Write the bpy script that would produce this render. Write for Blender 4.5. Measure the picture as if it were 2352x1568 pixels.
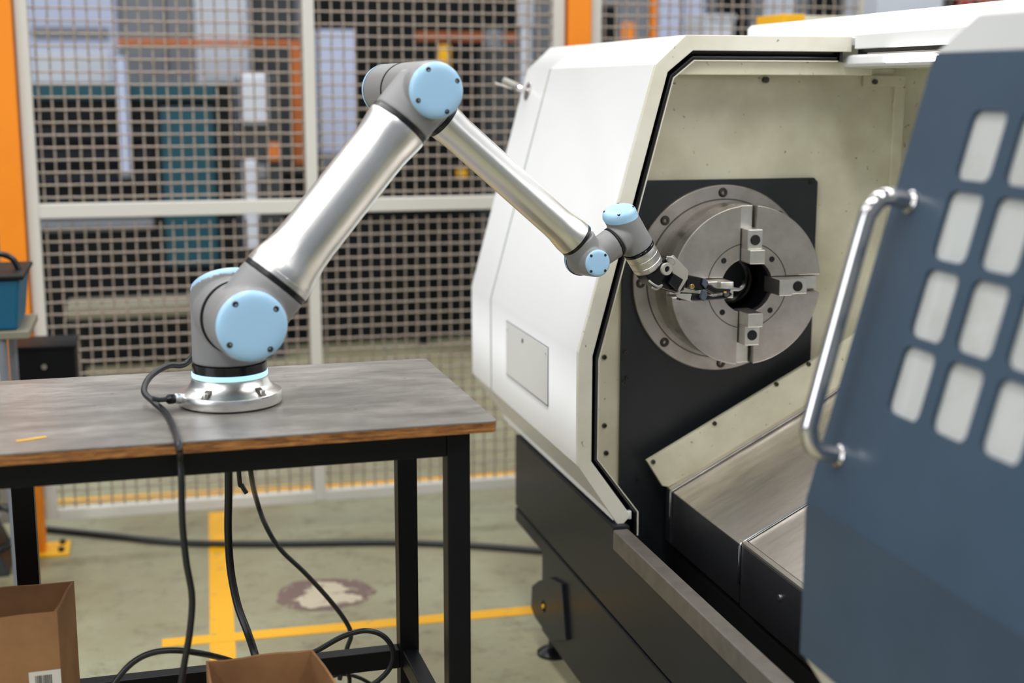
import bpy, bmesh, math, random
from mathutils import Vector, Matrix
random.seed(7)
for o in list(bpy.data.objects): bpy.data.objects.remove(o)
scene = bpy.context.scene
COL = scene.collection
V = Vector

# ------------------------------------------------------------------ camera
CZ = 1.53
F = 3164.0
R = Matrix(((0.96787, -0.04487, 0.24741), (-0.25144, -0.17655, 0.95163), (0.00098, -0.98327, -0.18216)))
C0 = V((0, 0, CZ))
cam = bpy.data.cameras.new('camera')
camo = bpy.data.objects.new('camera', cam); COL.objects.link(camo)
cx_, cy_, cz_ = R @ V((1, 0, 0)), R @ V((0, -1, 0)), R @ V((0, 0, -1))
camo.matrix_world = Matrix(((cx_.x, cy_.x, cz_.x, C0.x), (cx_.y, cy_.y, cz_.y, C0.y), (cx_.z, cy_.z, cz_.z, C0.z), (0, 0, 0, 1)))
cam.sensor_width = 36.0
cam.lens = F / 2352 * 36
cam.clip_start = 0.05; cam.clip_end = 100
cam.dof.use_dof = True
cam.dof.focus_distance = 2.80
cam.dof.aperture_fstop = 1.9
cam.dof.aperture_blades = 0
scene.camera = camo

# ------------------------------------------------------------------ light and exposure
vs = scene.view_settings
vs.view_transform = 'Standard'; vs.look = 'None'; vs.gamma = 1.0; vs.use_curve_mapping = False
vs.exposure = 0.0
world = bpy.data.worlds.new('hall_air'); scene.world = world; world.use_nodes = True
bg = world.node_tree.nodes['Background']
bg.inputs[0].default_value = (0.80, 0.88, 1.0, 1); bg.inputs[1].default_value = 0.30

def area(name, loc, target, sx, sy, power, col=(1, 1, 1)):
    l = bpy.data.lights.new(name, 'AREA'); l.shape = 'RECTANGLE'; l.size = sx; l.size_y = sy
    l.energy = power; l.color = col
    o = bpy.data.objects.new(name, l); COL.objects.link(o)
    o.location = loc
    o.rotation_euler = (V(target) - V(loc)).to_track_quat('-Z', 'Y').to_euler()
    return o
# rows of ceiling luminaires running along the hall and the bright window side of the hall
for i, x in enumerate((-6.0, -3.0, 0.0, 3.0, 6.0)):
    area('ceiling_luminaire', (x, 1.5, 5.6), (x, 1.5, 0), 0.55, 11.0, 262, (1, 0.985, 0.96))
area('ceiling_luminaire', (1.0, 10.0, 5.6), (1.0, 10.0, 0), 8.0, 0.6, 220, (1, 0.985, 0.96))
area('window_light', (-7.5, -1.0, 3.0), (0.6, 3.0, 1.2), 5.0, 3.0, 215, (0.92, 0.96, 1.0))

# ------------------------------------------------------------------ helpers
def ray(px, py): return R @ V((px - 1176, py - 784, F))
def at(px, py, ax, val):                 # the point of the plane {axis ax = val} seen at a pixel of the 2352x1568 photograph
    d = ray(px, py); t = (val - C0[ax]) / d[ax]; return C0 + d * t
def atn(px, py, n, p0):
    d = ray(px, py); t = n.dot(p0 - C0) / n.dot(d); return C0 + d * t

def lin(c):
    c = c / 255.0
    return c / 12.92 if c <= 0.04045 else ((c + 0.055) / 1.055) ** 2.4
def rgb(r, g, b): return (lin(r), lin(g), lin(b), 1)

def mesh_obj(name, verts, faces, mat=None, parent=None, smooth=False, angle=None):
    me = bpy.data.meshes.new(name)
    me.from_pydata([tuple(v) for v in verts], [], faces)
    bm = bmesh.new(); bm.from_mesh(me); bmesh.ops.recalc_face_normals(bm, faces=bm.faces); bm.to_mesh(me); bm.free()
    if mat: me.materials.append(mat)
    if smooth:
        for p in me.polygons: p.use_smooth = True
        if angle is not None:
            me.set_sharp_from_angle(angle=math.radians(angle))
    o = bpy.data.objects.new(name, me); COL.objects.link(o)
    if parent: o.parent = parent
    return o
def empty(name, label=None, cat=None, loc=(0, 0, 0), rz=0.0, group=None):
    o = bpy.data.objects.new(name, None); COL.objects.link(o)
    o.location = loc; o.rotation_euler = (0, 0, rz); o.empty_display_size = 0.1
    tag(o, label, cat, group)
    return o
def tag(o, label=None, cat=None, group=None, kind=None):
    if label: o['label'] = label
    if cat: o['category'] = cat
    if group: o['group'] = group
    if kind: o['kind'] = kind
    return o

def weld(o):
    """merge touching blocks of one mesh and drop the faces hidden between them"""
    bm = bmesh.new(); bm.from_mesh(o.data); bmesh.ops.remove_doubles(bm, verts=bm.verts, dist=1e-5)
    bm.verts.index_update(); seen = {}
    for f_ in list(bm.faces): seen.setdefault(tuple(sorted(v.index for v in f_.verts)), []).append(f_)
    kill = [f_ for l in seen.values() if len(l) > 1 for f_ in l]
    bmesh.ops.delete(bm, geom=kill, context='FACES_ONLY'); bmesh.ops.recalc_face_normals(bm, faces=bm.faces)
    bm.to_mesh(o.data); bm.free(); return o

class MB:
    """collects shapes into one mesh"""
    def __init__(s): s.v = []; s.f = []
    def add(s, v, f):
        k = len(s.v); s.v += [V(a) for a in v]; s.f += [tuple(i + k for i in q) for q in f]; return s
    def box(s, a, b, bev=0.0):
        x0, y0, z0 = a; x1, y1, z1 = b
        return s.hexa([(x0, y0, z0), (x1, y0, z0), (x1, y1, z0), (x0, y1, z0), (x0, y0, z1), (x1, y0, z1), (x1, y1, z1), (x0, y1, z1)])
    def hexa(s, p):
        return s.add(p, [(0, 3, 2, 1), (4, 5, 6, 7), (0, 1, 5, 4), (1, 2, 6, 5), (2, 3, 7, 6), (3, 0, 4, 7)])
    def prism(s, poly, d):               # polygon (3d points) extruded by vector d
        n = len(poly); d = V(d); a = [V(p) for p in poly]; b = [p + d for p in a]
        f = [tuple(range(n)), tuple(reversed(range(n, 2 * n)))]
        f += [(i, (i + 1) % n, n + (i + 1) % n, n + i) for i in range(n)]
        return s.add(a + b, f)
    def revolve(s, prof, c, axis, n=48, closed=False):   # prof: (radius, distance along the axis)
        axis = V(axis).normalized(); c = V(c)
        q = V((0, 0, 1)).rotation_difference(axis)
        ex, ey = q @ V((1, 0, 0)), q @ V((0, 1, 0))
        v = []; f = []; rings = []
        for r, t in prof:
            if r < 1e-7:
                rings.append([len(v)]); v.append(c + axis * t)
            else:
                rings.append(list(range(len(v), len(v) + n)))
                v += [c + axis * t + (ex * math.cos(2 * math.pi * i / n) + ey * math.sin(2 * math.pi * i / n)) * r for i in range(n)]
        pairs = list(zip(rings[:-1], rings[1:]))
        if closed: pairs.append((rings[-1], rings[0]))
        for A, B in pairs:
            if len(A) == 1 and len(B) == 1: continue
            for i in range(n):
                j = (i + 1) % n
                if len(A) == 1: f.append((A[0], B[j], B[i]))
                elif len(B) == 1: f.append((A[i], A[j], B[0]))
                else: f.append((A[i], A[j], B[j], B[i]))
        return s.add(v, f)
    def cyl(s, p0, p1, r0, r1=None, n=32, rnd=0.0):
        r1 = r0 if r1 is None else r1
        p0, p1 = V(p0), V(p1); L = (p1 - p0).length
        if rnd > 0:
            prof = [(0, 0), (r0 - rnd, 0), (r0 - rnd * .3, rnd * .3), (r0, rnd), (r1, L - rnd), (r1 - rnd * .3, L - rnd * .3), (r1 - rnd, L), (0, L)]
        else: prof = [(0, 0), (r0, 0), (r1, L), (0, L)]
        return s.revolve(prof, p0, p1 - p0, n)
    def tube(s, pts, r, n=10, caps=True):
        pts = [V(p) for p in pts]; v = []; f = []
        up = None
        for i, p in enumerate(pts):
            t = (pts[min(i + 1, len(pts) - 1)] - pts[max(i - 1, 0)]).normalized()
            if up is None:
                a = V((0, 0, 1)) if abs(t.z) < .9 else V((1, 0, 0)); up = (a - t * a.dot(t)).normalized()
            else: up = (up - t * up.dot(t)).normalized()
            sd = t.cross(up)
            v += [p + (up * math.cos(2 * math.pi * k / n) + sd * math.sin(2 * math.pi * k / n)) * r for k in range(n)]
        m = len(pts)
        for i in range(m - 1):
            for k in range(n):
                l = (k + 1) % n; f.append((i * n + k, i * n + l, (i + 1) * n + l, (i + 1) * n + k))
        if caps: f += [tuple(range(n)), tuple(range((m - 1) * n, m * n))]
        return s.add(v, f)
    def build(s, name, mat, parent=None, smooth=False, angle=35, bevel=0.0, seg=2):
        o = mesh_obj(name, s.v, s.f, mat, parent, smooth, angle)
        if bevel > 0:
            m = o.modifiers.new('bevel', 'BEVEL'); m.width = bevel; m.segments = seg; m.limit_method = 'ANGLE'; m.angle_limit = math.radians(35)
        return o

def spline(pts, k=8):                    # Catmull-Rom
    pts = [V(p) for p in pts]; out = []
    P = [pts[0] * 2 - pts[1]] + pts + [pts[-1] * 2 - pts[-2]]
    for i in range(1, len(P) - 2):
        a, b, c, d = P[i - 1], P[i], P[i + 1], P[i + 2]
        for j in range(k):
            t = j / k
            out.append(0.5 * ((2 * b) + (c - a) * t + (2 * a - 5 * b + 4 * c - d) * t * t + (3 * b - a - 3 * c + d) * t ** 3))
    out.append(pts[-1]); return out

# ------------------------------------------------------------------ materials
def newmat(name):
    m = bpy.data.materials.new(name); m.use_nodes = True
    nt = m.node_tree; return m, nt, nt.nodes['Principled BSDF']
def node(nt, t, **kw):
    n = nt.nodes.new(t)
    for k, v in kw.items(): setattr(n, k, v)
    return n
def coords(nt, scale=(1, 1, 1), obj=False):
    tc = node(nt, 'ShaderNodeTexCoord') if obj else node(nt, 'ShaderNodeNewGeometry')
    mp = node(nt, 'ShaderNodeMapping'); mp.inputs['Scale'].default_value = scale
    nt.links.new(tc.outputs['Object' if obj else 'Position'], mp.inputs['Vector'])
    return mp.outputs['Vector']
def noise(nt, vec, scale, detail=3, rough=.55):
    n = node(nt, 'ShaderNodeTexNoise'); n.inputs['Scale'].default_value = scale
    n.inputs['Detail'].default_value = detail; n.inputs['Roughness'].default_value = rough
    nt.links.new(vec, n.inputs['Vector']); return n.outputs['Fac']
def ramp(nt, fac, stops):
    r = node(nt, 'ShaderNodeValToRGB'); el = r.color_ramp.elements
    while len(el) < len(stops): el.new(.5)
    for e, (p, c) in zip(el, stops): e.position = p; e.color = c if len(c) == 4 else (*c, 1)
    nt.links.new(fac, r.inputs['Fac']); return r.outputs['Color']
def mix(nt, fac, a, b, mode='MIX'):
    m = node(nt, 'ShaderNodeMix', data_type='RGBA', blend_type=mode)
    for s, x in ((m.inputs[0], fac), (m.inputs[6], a), (m.inputs[7], b)):
        if hasattr(x, 'is_linked'): nt.links.new(x, s)
        else: s.default_value = x
    return m.outputs[2]
def bump(nt, b, h, strength=.2, dist=.002):
    n = node(nt, 'ShaderNodeBump'); n.inputs['Strength'].default_value = strength; n.inputs['Distance'].default_value = dist
    nt.links.new(h, n.inputs['Height']); nt.links.new(n.outputs['Normal'], b.inputs['Normal'])

W1 = (1, 1, 1, 1); K0 = (0, 0, 0, 1)
def paint(name, col, rough=.4, dirt=.12, dcol=None, dscale=6, metallic=0, spec=.5, bumpy=0.0, specks=0.0):
    m, nt, b = newmat(name); vec = coords(nt)
    f = noise(nt, vec, dscale, 5, .6)
    dc = dcol or (col[0] * .55, col[1] * .5, col[2] * .42, 1)
    fr = ramp(nt, f, [(.42, K0), (.75, (dirt * 2.2,) * 3)])
    c = mix(nt, fr, col, dc)
    if specks:
        f2 = noise(nt, vec, 70, 2, .5)
        s = ramp(nt, f2, [(.70, K0), (.76, (specks,) * 3)])
        c = mix(nt, s, c, (.05, .045, .035, 1))
    nt.links.new(c, b.inputs['Base Color'])
    b.inputs['Roughness'].default_value = rough; b.inputs['Metallic'].default_value = metallic
    b.inputs['Specular IOR Level'].default_value = spec
    if bumpy: bump(nt, b, noise(nt, vec, 400, 2), bumpy, .0006)
    return m
def metal(name, col, rough=.28, var=.12, scale=8, stretch=(1, 1, 1), dark=.6, bumpy=.0):
    m, nt, b = newmat(name); vec = coords(nt, stretch)
    f = noise(nt, vec, scale, 5, .6)
    c = mix(nt, ramp(nt, f, [(.35, W1), (.7, K0)]), (col[0] * dark, col[1] * dark, col[2] * dark * .95, 1), col)
    nt.links.new(c, b.inputs['Base Color']); b.inputs['Metallic'].default_value = 1
    r = node(nt, 'ShaderNodeMapRange'); nt.links.new(f, r.inputs['Value'])
    r.inputs['To Min'].default_value = rough - var; r.inputs['To Max'].default_value = rough + var
    nt.links.new(r.outputs['Result'], b.inputs['Roughness'])
    if bumpy: bump(nt, b, noise(nt, vec, scale * 20, 2), bumpy, .0004)
    return m

M = {}
M['cream'] = paint('cream_paint', rgb(223, 224, 223), .32, .03, rgb(190, 186, 170), 3)
M['cream_dirty'] = paint('cream_paint_soiled', rgb(220, 217, 203), .38, .16, rgb(160, 148, 112), 5, specks=.7)
M['beige_in'] = paint('inner_beige_paint', rgb(214, 210, 186), .42, .26, rgb(140, 132, 96), 3.5, specks=.7)
M['slate'] = paint('slate_gloss_paint', rgb(32, 34, 38), .30, .06, rgb(27, 27, 27), 4, spec=.10)
M['black_plate'] = paint('black_painted_steel', rgb(27, 30, 34), .45, .2, rgb(40, 40, 38), 7, specks=.15)
M['door_blue'] = paint('blue_grey_paint', rgb(56, 72, 88), .30, .12, rgb(46, 58, 70), 7, spec=.30)
M['door_cap'] = paint('grey_white_paint', rgb(140, 141, 139), .4, .05, rgb(140, 140, 134), 4)
M['rubber'] = paint('black_rubber', rgb(10, 11, 14), .27, .05, spec=.5)
M['black_paint'] = paint('black_frame_paint', rgb(11, 12, 16), .42, .1, rgb(18, 21, 25), 12, spec=.22)
M['robot_grey'] = paint('grey_cast_enamel', rgb(128, 128, 128), .42, .04, rgb(112, 112, 112), 5)
M['robot_blue'] = paint('light_blue_plastic', rgb(156, 196, 226), .34, .02, rgb(140, 180, 214), 3)
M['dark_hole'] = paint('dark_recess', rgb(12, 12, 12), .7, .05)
M['orange'] = paint('orange_powder_coat', rgb(240, 138, 20), .45, .08, rgb(200, 100, 20), 5)
M['orange_dull'] = paint('dull_orange_paint', rgb(190, 104, 40), .6, .2, rgb(120, 60, 24), 5)
M['fence_grey'] = paint('light_grey_powder_coat', rgb(205, 202, 194), .45, .05, rgb(180, 176, 164), 4)
M['alu'] = metal('satin_aluminium', (.83, .82, .81, 1), .30, .01, 2, (1, 1, 1), .98)
M['steel'] = metal('machined_steel', (.68, .66, .63, 1), .34, .08, 14, (1, 1, 1), .74, .05)
M['steel_face'] = metal('oiled_steel_face', (.60, .56, .53, 1), .40, .10, 11, (1, 1, 1), .66, .05)
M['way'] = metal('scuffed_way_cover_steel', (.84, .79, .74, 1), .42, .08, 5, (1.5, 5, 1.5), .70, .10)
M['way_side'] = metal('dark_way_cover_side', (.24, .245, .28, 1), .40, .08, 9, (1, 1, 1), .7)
M['stainless'] = metal('polished_stainless', (.66, .64, .64, 1), .16, .05, 12, (1, 1, 1), .85)
M['jaw'] = metal('bright_ground_steel', (.80, .78, .75, 1), .36, .06, 20, (1, 1, 1), .82, .04)
M['shaded_body_steel'] = metal('shaded_turned_steel', (.40, .37, .34, 1), .28, .06, 9, (1, 1, 1), .75)  # chuck body steel, darkened so its shadows are part of the colour
M['rail_top'] = paint('scratched_grey_steel', rgb(108, 103, 97), .46, .3, rgb(80, 75, 68), 30, metallic=.45)
M['rail_steel'] = metal('worn_rail_steel', (.62, .59, .56, 1), .45, .06, 18, (1, 1, 1), .80, .04)
M['bolt'] = metal('blackened_bolt', (.10, .09, .08, 1), .42, .08, 30)
M['chrome_strip'] = metal('bright_strip', (.85, .85, .85, 1), .18, .03, 8)
M['wire'] = metal('galvanised_wire', (.36, .30, .25, 1), .50, .08, 60, (1, 1, 1), .8)
M['wire'].node_tree.nodes['Principled BSDF'].inputs['Metallic'].default_value = .25
M['cable'] = paint('black_cable_sheath', rgb(22, 23, 26), .36, .05)
M['cable_grey'] = paint('dark_grey_cable_sheath', rgb(44, 46, 48), .40, .05)
M['black_gloss'] = paint('gloss_black_plastic', rgb(14, 15, 20), .16, .02)
M['tape'] = metal('silver_wrap', (.74, .73, .71, 1), .30, .12, 45, (1, 1, 3), .72, .5)
M['clip_grey'] = paint('pale_grey_plastic', rgb(165, 163, 155), .4, .06)
M['blue_grey_plastic'] = paint('blue_grey_plastic', rgb(78, 86, 98), .4, .06)
M['brass'] = metal('brass_bit', (.75, .52, .18, 1), .3, .05, 20)
M['teal'] = paint('teal_machine_paint', rgb(4, 66, 80), .5, .1)
M['teal_blue'] = paint('blue_crate_plastic', rgb(20, 92, 124), .4, .15)
M['yellow'] = paint('yellow_paint', rgb(238, 178, 22), .45, .08)
M['white'] = paint('white_panel', rgb(190, 196, 208), .5, .04)
M['lilac'] = paint('pale_blue_panel', rgb(176, 186, 214), .5, .04)
M['bg_grey'] = paint('grey_panel', rgb(112, 116, 124), .5, .1)
M['bg_dark'] = paint('dark_machine_paint', rgb(9, 11, 14), .5, .1, spec=.2)
M['bg_navy'] = paint('navy_paint', rgb(16, 20, 30), .5, .1, spec=.2)
M['bg_dark2'] = paint('dark_grey_machine_paint', rgb(44, 48, 52), .5, .1)
M['rust'] = paint('rusty_orange_paint', rgb(150, 76, 30), .6, .3, rgb(90, 46, 20), 5)
M['dull_beige'] = paint('dull_beige_paint', rgb(120, 116, 100), .6, .2)
M['seam'] = paint('grey_green_sealant', rgb(120, 128, 112), .6, .1)
M['red'] = paint('red_paint', rgb(158, 58, 50), .5, .1)
M['wall'] = paint('hall_wall_paint', rgb(108, 112, 118), .7, .08)
M['label_white'] = paint('paper_label', rgb(214, 210, 200), .6, .04)
M['ink'] = paint('black_ink', rgb(20, 20, 22), .6, .02)

def m_floor():
    m, nt, b = newmat('stained_green_floor_coating'); vec = coords(nt)
    f = noise(nt, vec, 1.6, 6, .65)
    c = mix(nt, ramp(nt, f, [(.35, K0), (.68, W1)]), rgb(150, 150, 124), rgb(132, 124, 96))
    f2 = noise(nt, vec, 9, 5, .7)
    c = mix(nt, ramp(nt, f2, [(.52, K0), (.70, (.62,) * 3)]), c, rgb(92, 84, 62))
    f3 = noise(nt, vec, 45, 3, .6)
    c = mix(nt, ramp(nt, f3, [(.66, K0), (.74, (.6,) * 3)]), c, rgb(70, 64, 50))
    nt.links.new(c, b.inputs['Base Color'])
    rr = node(nt, 'ShaderNodeMapRange'); nt.links.new(f2, rr.inputs['Value']); rr.inputs['To Min'].default_value = .28; rr.inputs['To Max'].default_value = .55
    nt.links.new(rr.outputs['Result'], b.inputs['Roughness']); bump(nt, b, f3, .08, .002)
    return m
M['floor'] = m_floor()
def m_line():
    m, nt, b = newmat('worn_yellow_line_paint'); vec = coords(nt)
    f = noise(nt, vec, 16, 5, .7)
    c = mix(nt, ramp(nt, f, [(.60, K0), (.68, (.85,) * 3)]), rgb(226, 166, 20), rgb(150, 130, 90))
    nt.links.new(c, b.inputs['Base Color']); b.inputs['Roughness'].default_value = .45
    return m
M['line'] = m_line()
def m_blot(name, c0, c1):
    m, nt, b = newmat(name); vec = coords(nt)
    f = noise(nt, vec, 30, 5, .65)
    c = mix(nt, ramp(nt, f, [(.60, K0), (.64, W1)]), c0, c1)
    nt.links.new(c, b.inputs['Base Color']); b.inputs['Roughness'].default_value = .5
    return m
M['blot'] = m_blot('worn_round_floor_mark', rgb(108, 88, 80), rgb(176, 166, 140))
M['blot_worn'] = m_blot('worn_through_patch', rgb(184, 174, 150), rgb(112, 92, 84))
def m_table():
    m, nt, b = newmat('scuffed_grey_laminate'); vec = coords(nt, (1.0, 2.6, 1))
    f = noise(nt, vec, 5.0, 8, .72)
    c = ramp(nt, f, [(.30, rgb(92, 88, 84)), (.48, rgb(118, 114, 109)), (.66, rgb(146, 142, 136))])
    f2 = noise(nt, coords(nt, (1.0, 4, 1)), 22, 5, .7)
    c = mix(nt, ramp(nt, f2, [(.58, K0), (.74, (.6,) * 3)]), c, rgb(64, 58, 52))
    f3 = noise(nt, coords(nt), 60, 2, .5)
    c = mix(nt, ramp(nt, f3, [(.72, K0), (.76, (.7,) * 3)]), c, rgb(44, 38, 36))
    nt.links.new(c, b.inputs['Base Color'])
    r = node(nt, 'ShaderNodeMapRange'); nt.links.new(f, r.inputs['Value']); r.inputs['To Min'].default_value = .22; r.inputs['To Max'].default_value = .42
    nt.links.new(r.outputs['Result'], b.inputs['Roughness'])
    return m
M['table'] = m_table()
def m_ply():
    m, nt, b = newmat('plywood_edge'); vec = coords(nt, (1, 1, 12))
    f = noise(nt, vec, 22, 5, .7)
    c = ramp(nt, f, [(.34, rgb(72, 42, 20)), (.5, rgb(138, 88, 42)), (.68, rgb(176, 124, 66))])
    nt.links.new(c, b.inputs['Base Color']); b.inputs['Roughness'].default_value = .5
    return m
M['ply'] = m_ply()
def m_card():
    m, nt, b = newmat('corrugated_cardboard'); vec = coords(nt)
    f = noise(nt, vec, 7, 4, .6)
    c = ramp(nt, f, [(.3, rgb(132, 92, 56)), (.7, rgb(162, 120, 78))])
    nt.links.new(c, b.inputs['Base Color']); b.inputs['Roughness'].default_value = .75
    return m
M['card'] = m_card()
def m_pane():
    m, nt, b = newmat('milky_polycarbonate'); vec = coords(nt)
    f = noise(nt, vec, 9, 4, .6)
    c = mix(nt, ramp(nt, f, [(.5, K0), (.8, (.6,) * 3)]), rgb(182, 184, 182), rgb(150, 148, 134))
    nt.links.new(c, b.inputs['Base Color']); b.inputs['Roughness'].default_value = .14
    b.inputs['Transmission Weight'].default_value = .12
    return m
M['pane'] = m_pane()
def m_emit(name, col, s):
    m, nt, b = newmat(name); b.inputs['Base Color'].default_value = col
    b.inputs['Emission Color'].default_value = col; b.inputs['Emission Strength'].default_value = s
    f = noise(nt, coords(nt), 20, 1)
    nt.links.new(ramp(nt, f, [(0, (.3, .3, .3)), (1, (.32, .32, .32))]), b.inputs['Roughness'])
    return m
M['glow_blue'] = m_emit('light_ring_glow', (.34, .68, 1.0, 1), 1.15)
M['lamp'] = m_emit('strip_lamp_glow', (1, .98, 1.0, 1), 24.0)

# ------------------------------------------------------------------ setting
fl = mesh_obj('floor', [(-12, -4, 0), (14, -4, 0), (14, 14, 0), (-12, 14, 0)], [(0, 1, 2, 3)], M['floor']); tag(fl, kind='structure')
wb = MB().box((-12, 13.0, 0), (14, 13.2, 6)).build('wall_back', M['wall']); tag(wb, kind='structure')

def strip(name, a, b, w, mat, z=0.0012):
    a, b = V(a), V(b); a.z = b.z = 0; d = (b - a).normalized(); s = V((-d.y, d.x, 0)) * w / 2
    pts = [a - s, b - s, b + s, a + s]
    m = MB().prism([V((p.x, p.y, 0.0)) for p in pts], (0, 0, z))
    return m.build(name, mat, fl)
L1a, L1b = at(502, 1180, 2, 0), at(512, 1500, 2, 0)
d = (L1b - L1a).normalized()
strip('yellow_line', L1a - d * .02, L1b + d * .9, .070, M['line'])
L2a, L2b = at(372, 1478, 2, 0), at(1215, 1402, 2, 0)
strip('yellow_line', L2a, L2b + (L2b - L2a).normalized() * .25, .060, M['line'], .0022)
L3a, L3b = at(140, 1152, 2, 0), at(1177, 1088, 2, 0)
dd = (L3b - L3a).normalized()
strip('yellow_line', L3a - dd * 1.5, L3b + dd * 2, .07, M['line'])
# worn round mark on the floor
cm = at(746, 1364, 2, 0)
def blob(n_, cx, cy, rx, ry, seed, amp, z):
    random.seed(seed); ph = [random.uniform(0, 6.28) for _ in range(5)]; o = []
    for i in range(n_):
        a = 2 * math.pi * i / n_
        r = 1 + amp * (math.sin(3 * a + ph[0]) + .7 * math.sin(5 * a + ph[1]) + .5 * math.sin(9 * a + ph[2]) + .4 * math.sin(14 * a + ph[3])) + random.uniform(-.015, .015)
        o.append(V((cx + rx * r * math.cos(a), cy + ry * r * math.sin(a), z)))
    return o
dk_ = MB().prism(blob(90, cm.x, cm.y, .150, .135, 3, .03, 0), (0, 0, .0010)).build('round_floor_mark', M['blot'], fl)
pw = MB()
pw.prism(blob(60, cm.x - .01, cm.y - .045, .085, .060, 8, .10, .0010), (0, 0, .0005))
pw.prism(blob(50, cm.x + .010, cm.y + .045, .060, .055, 12, .12, .0010), (0, 0, .0004))
pw.prism(blob(30, cm.x + .075, cm.y - .06, .030, .030, 21, .12, .0010), (0, 0, .0003))
pw.build('worn_patch', M['blot_worn'], fl)

# ------------------------------------------------------------------ safety fence
FY = 4.65
def fence_mesh(parent, x0, x1, z0, z1, pitch=.0395, r=.0034, offx=.0, offz=.0):
    mb = MB(); n = 5; amp = r * .95
    xs = []; x = x0 + pitch * .45 + offx
    while x < x1: xs.append(x); x += pitch
    zs = []; z = z0 + pitch * .5 + offz
    while z < z1: zs.append(z); z += pitch
    for i, x in enumerate(xs):           # crimped upright wires
        p = [V((x, FY, z0))]
        for j, z in enumerate(zs):
            p.append(V((x + random.uniform(-.0008, .0008), FY + amp * (1 if (i + j) % 2 else -1), z)))
            p.append(V((x, FY, z + pitch / 2)))
        p[-1].z = min(p[-1].z, z1); mb.tube(p, r, n, False)
    for j, z in enumerate(zs):
        p = [V((x0, FY, z))]
        for i, x in enumerate(xs):
            p.append(V((x, FY - amp * (1 if (i + j) % 2 else -1), z + random.uniform(-.0008, .0008))))
            p.append(V((x + pitch / 2, FY, z)))
        p[-1].x = min(p[-1].x, x1); mb.tube(p, r, n, False)
    o = mb.build('wire_mesh', M['wire'], parent, True, 180); o['kind'] = 'stuff'
    return o
def panel(label, x0, x1, rails, ztop, stiles, name='mesh_fence'):
    p = empty(name, label, 'fence', ((x0 + x1) / 2, FY, 0))
    off = V((-(x0 + x1) / 2, -FY, 0))
    def loc(o):
        o.location = off; return o
    w = .038
    for sx in stiles:
        loc(MB().box((sx, FY - .02, .112), (sx + w, FY + .02, ztop)).build('stile', M['fence_grey'], p, bevel=.003))
    for (z, h) in rails:
        for a, b in zip(stiles[:-1], stiles[1:]):
            loc(MB().box((a + w, FY - .02, z), (b, FY + .02, z + h)).build('rail', M['fence_grey'], p, bevel=.003))
    bays = list(zip(stiles[:-1], stiles[1:]))
    zz = [r[0] + r[1] for r in rails[:-1]]; zt = [r[0] for r in rails[1:]]
    for a, b in bays:
        for z0, z1 in zip(zz, zt):
            loc(fence_mesh(p, a + w, b, z0, z1))
    return p
panel('light grey framed wire mesh fence panel between two orange posts, behind the robot', -.392, 1.395, [(.108, .038), (1.112, .046), (2.3, .04)], 2.34, [-.392, .497, 1.352])
panel('wire mesh fence panel above the lathe, right of the orange post', 1.49, 2.55, [(.108, .038), (1.112, .046), (2.3, .04)], 2.34, [1.484, 2.512])
panel('wire mesh fence panel at the top right, beyond the white pillar', 2.79, 3.9, [(.108, .038), (1.112, .046), (2.3, .04)], 2.34, [2.785, 3.88])
panel('wire mesh fence panel at the far left edge, left of the orange post', -1.5, -.49, [(.108, .038), (1.112, .046), (2.3, .04)], 2.34, [-1.5, -.528])
def post(x0, x1, label):
    t = empty('fence_post', label, 'post', ((x0 + x1) / 2, FY, 0), 0, 'orange fence posts')
    w = (x1 - x0) / 2
    MB().box((-w, -w, .008), (w, w, 2.5)).build('upright', M['orange'], t, bevel=.004)
    MB().box((-w - .01, -w - .03, 0), (w + .075, w + .03, .010)).build('foot_plate', M['yellow'], t, bevel=.002)
    for sx in (w + .05,):
        for sy in (-.04, .04):
            MB().cyl((sx, sy, .010), (sx, sy, .024), .010, n=6).build('anchor_bolt', M['bolt'], t)
post(-.478, -.398, 'orange square fence post at the left, beside the teal crate')
post(1.399, 1.479, 'orange square fence post rising behind the white lathe hood')
wp = empty('pillar', 'wide white pillar standing in the fence line above the lathe roof', 'pillar', (2.645, FY, 0))
MB().box((-.128, -.12, 0), (.128, .12, 2.6)).build('shaft', M['white'], wp, bevel=.005)
MB().box((-.16, -.15, 0), (.16, .15, .02)).build('base_plate', M['bg_grey'], wp)

# ------------------------------------------------------------------ background machines beyond the fence
BY = 7.8
def bgbox(name, label, cat, px0, py0, px1, py1, mat, Y=BY, depth=.5, to_floor=True, parts=None):
    a, b = at(px0, py1, 1, Y), at(px1, py0, 1, Y); b.x = at(px1, py1, 1, Y).x
    z0 = 0 if to_floor else b.z - (at(px0, py0, 1, Y).z - a.z)
    t = empty(name, label, cat, ((a.x + b.x) / 2, Y + depth / 2, z0))
    w = (b.x - a.x) / 2; h = b.z - z0
    MB().box((-w, -depth / 2, 0), (w, depth / 2, h)).build('body', mat, t, bevel=.012)
    return t, w, h, depth / 2
t, w, h, dp = bgbox('machine_tool', 'long dark machine with a teal top edge and teal end panel behind the left fence', 'machine', 75, 190, 556, 700, M['bg_dark'], BY, .8)
MB().box((-w - .01, -dp - .03, h - .09), (w - .10, -dp, h)).build('top_trim', M['teal'], t, bevel=.01)
MB().box((w - .40, -dp - .02, .55), (w - .12, -dp, h - .13)).build('end_panel', M['teal'], t, bevel=.01)
for i in range(5):
    zz = h - .28 - i * .12
    MB().box((-w, -dp - .025, zz - .03), (w - .46, -dp, zz + .03)).build('rib', M['bg_grey'] if i == 4 else M['bg_navy'], t, bevel=.01)
t, w, h, dp = bgbox('control_cabinet', 'tall pale grey cabinet behind the upper left of the fence', 'cabinet', 62, -160, 276, 200, M['lilac'], 9.4, .4)
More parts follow.
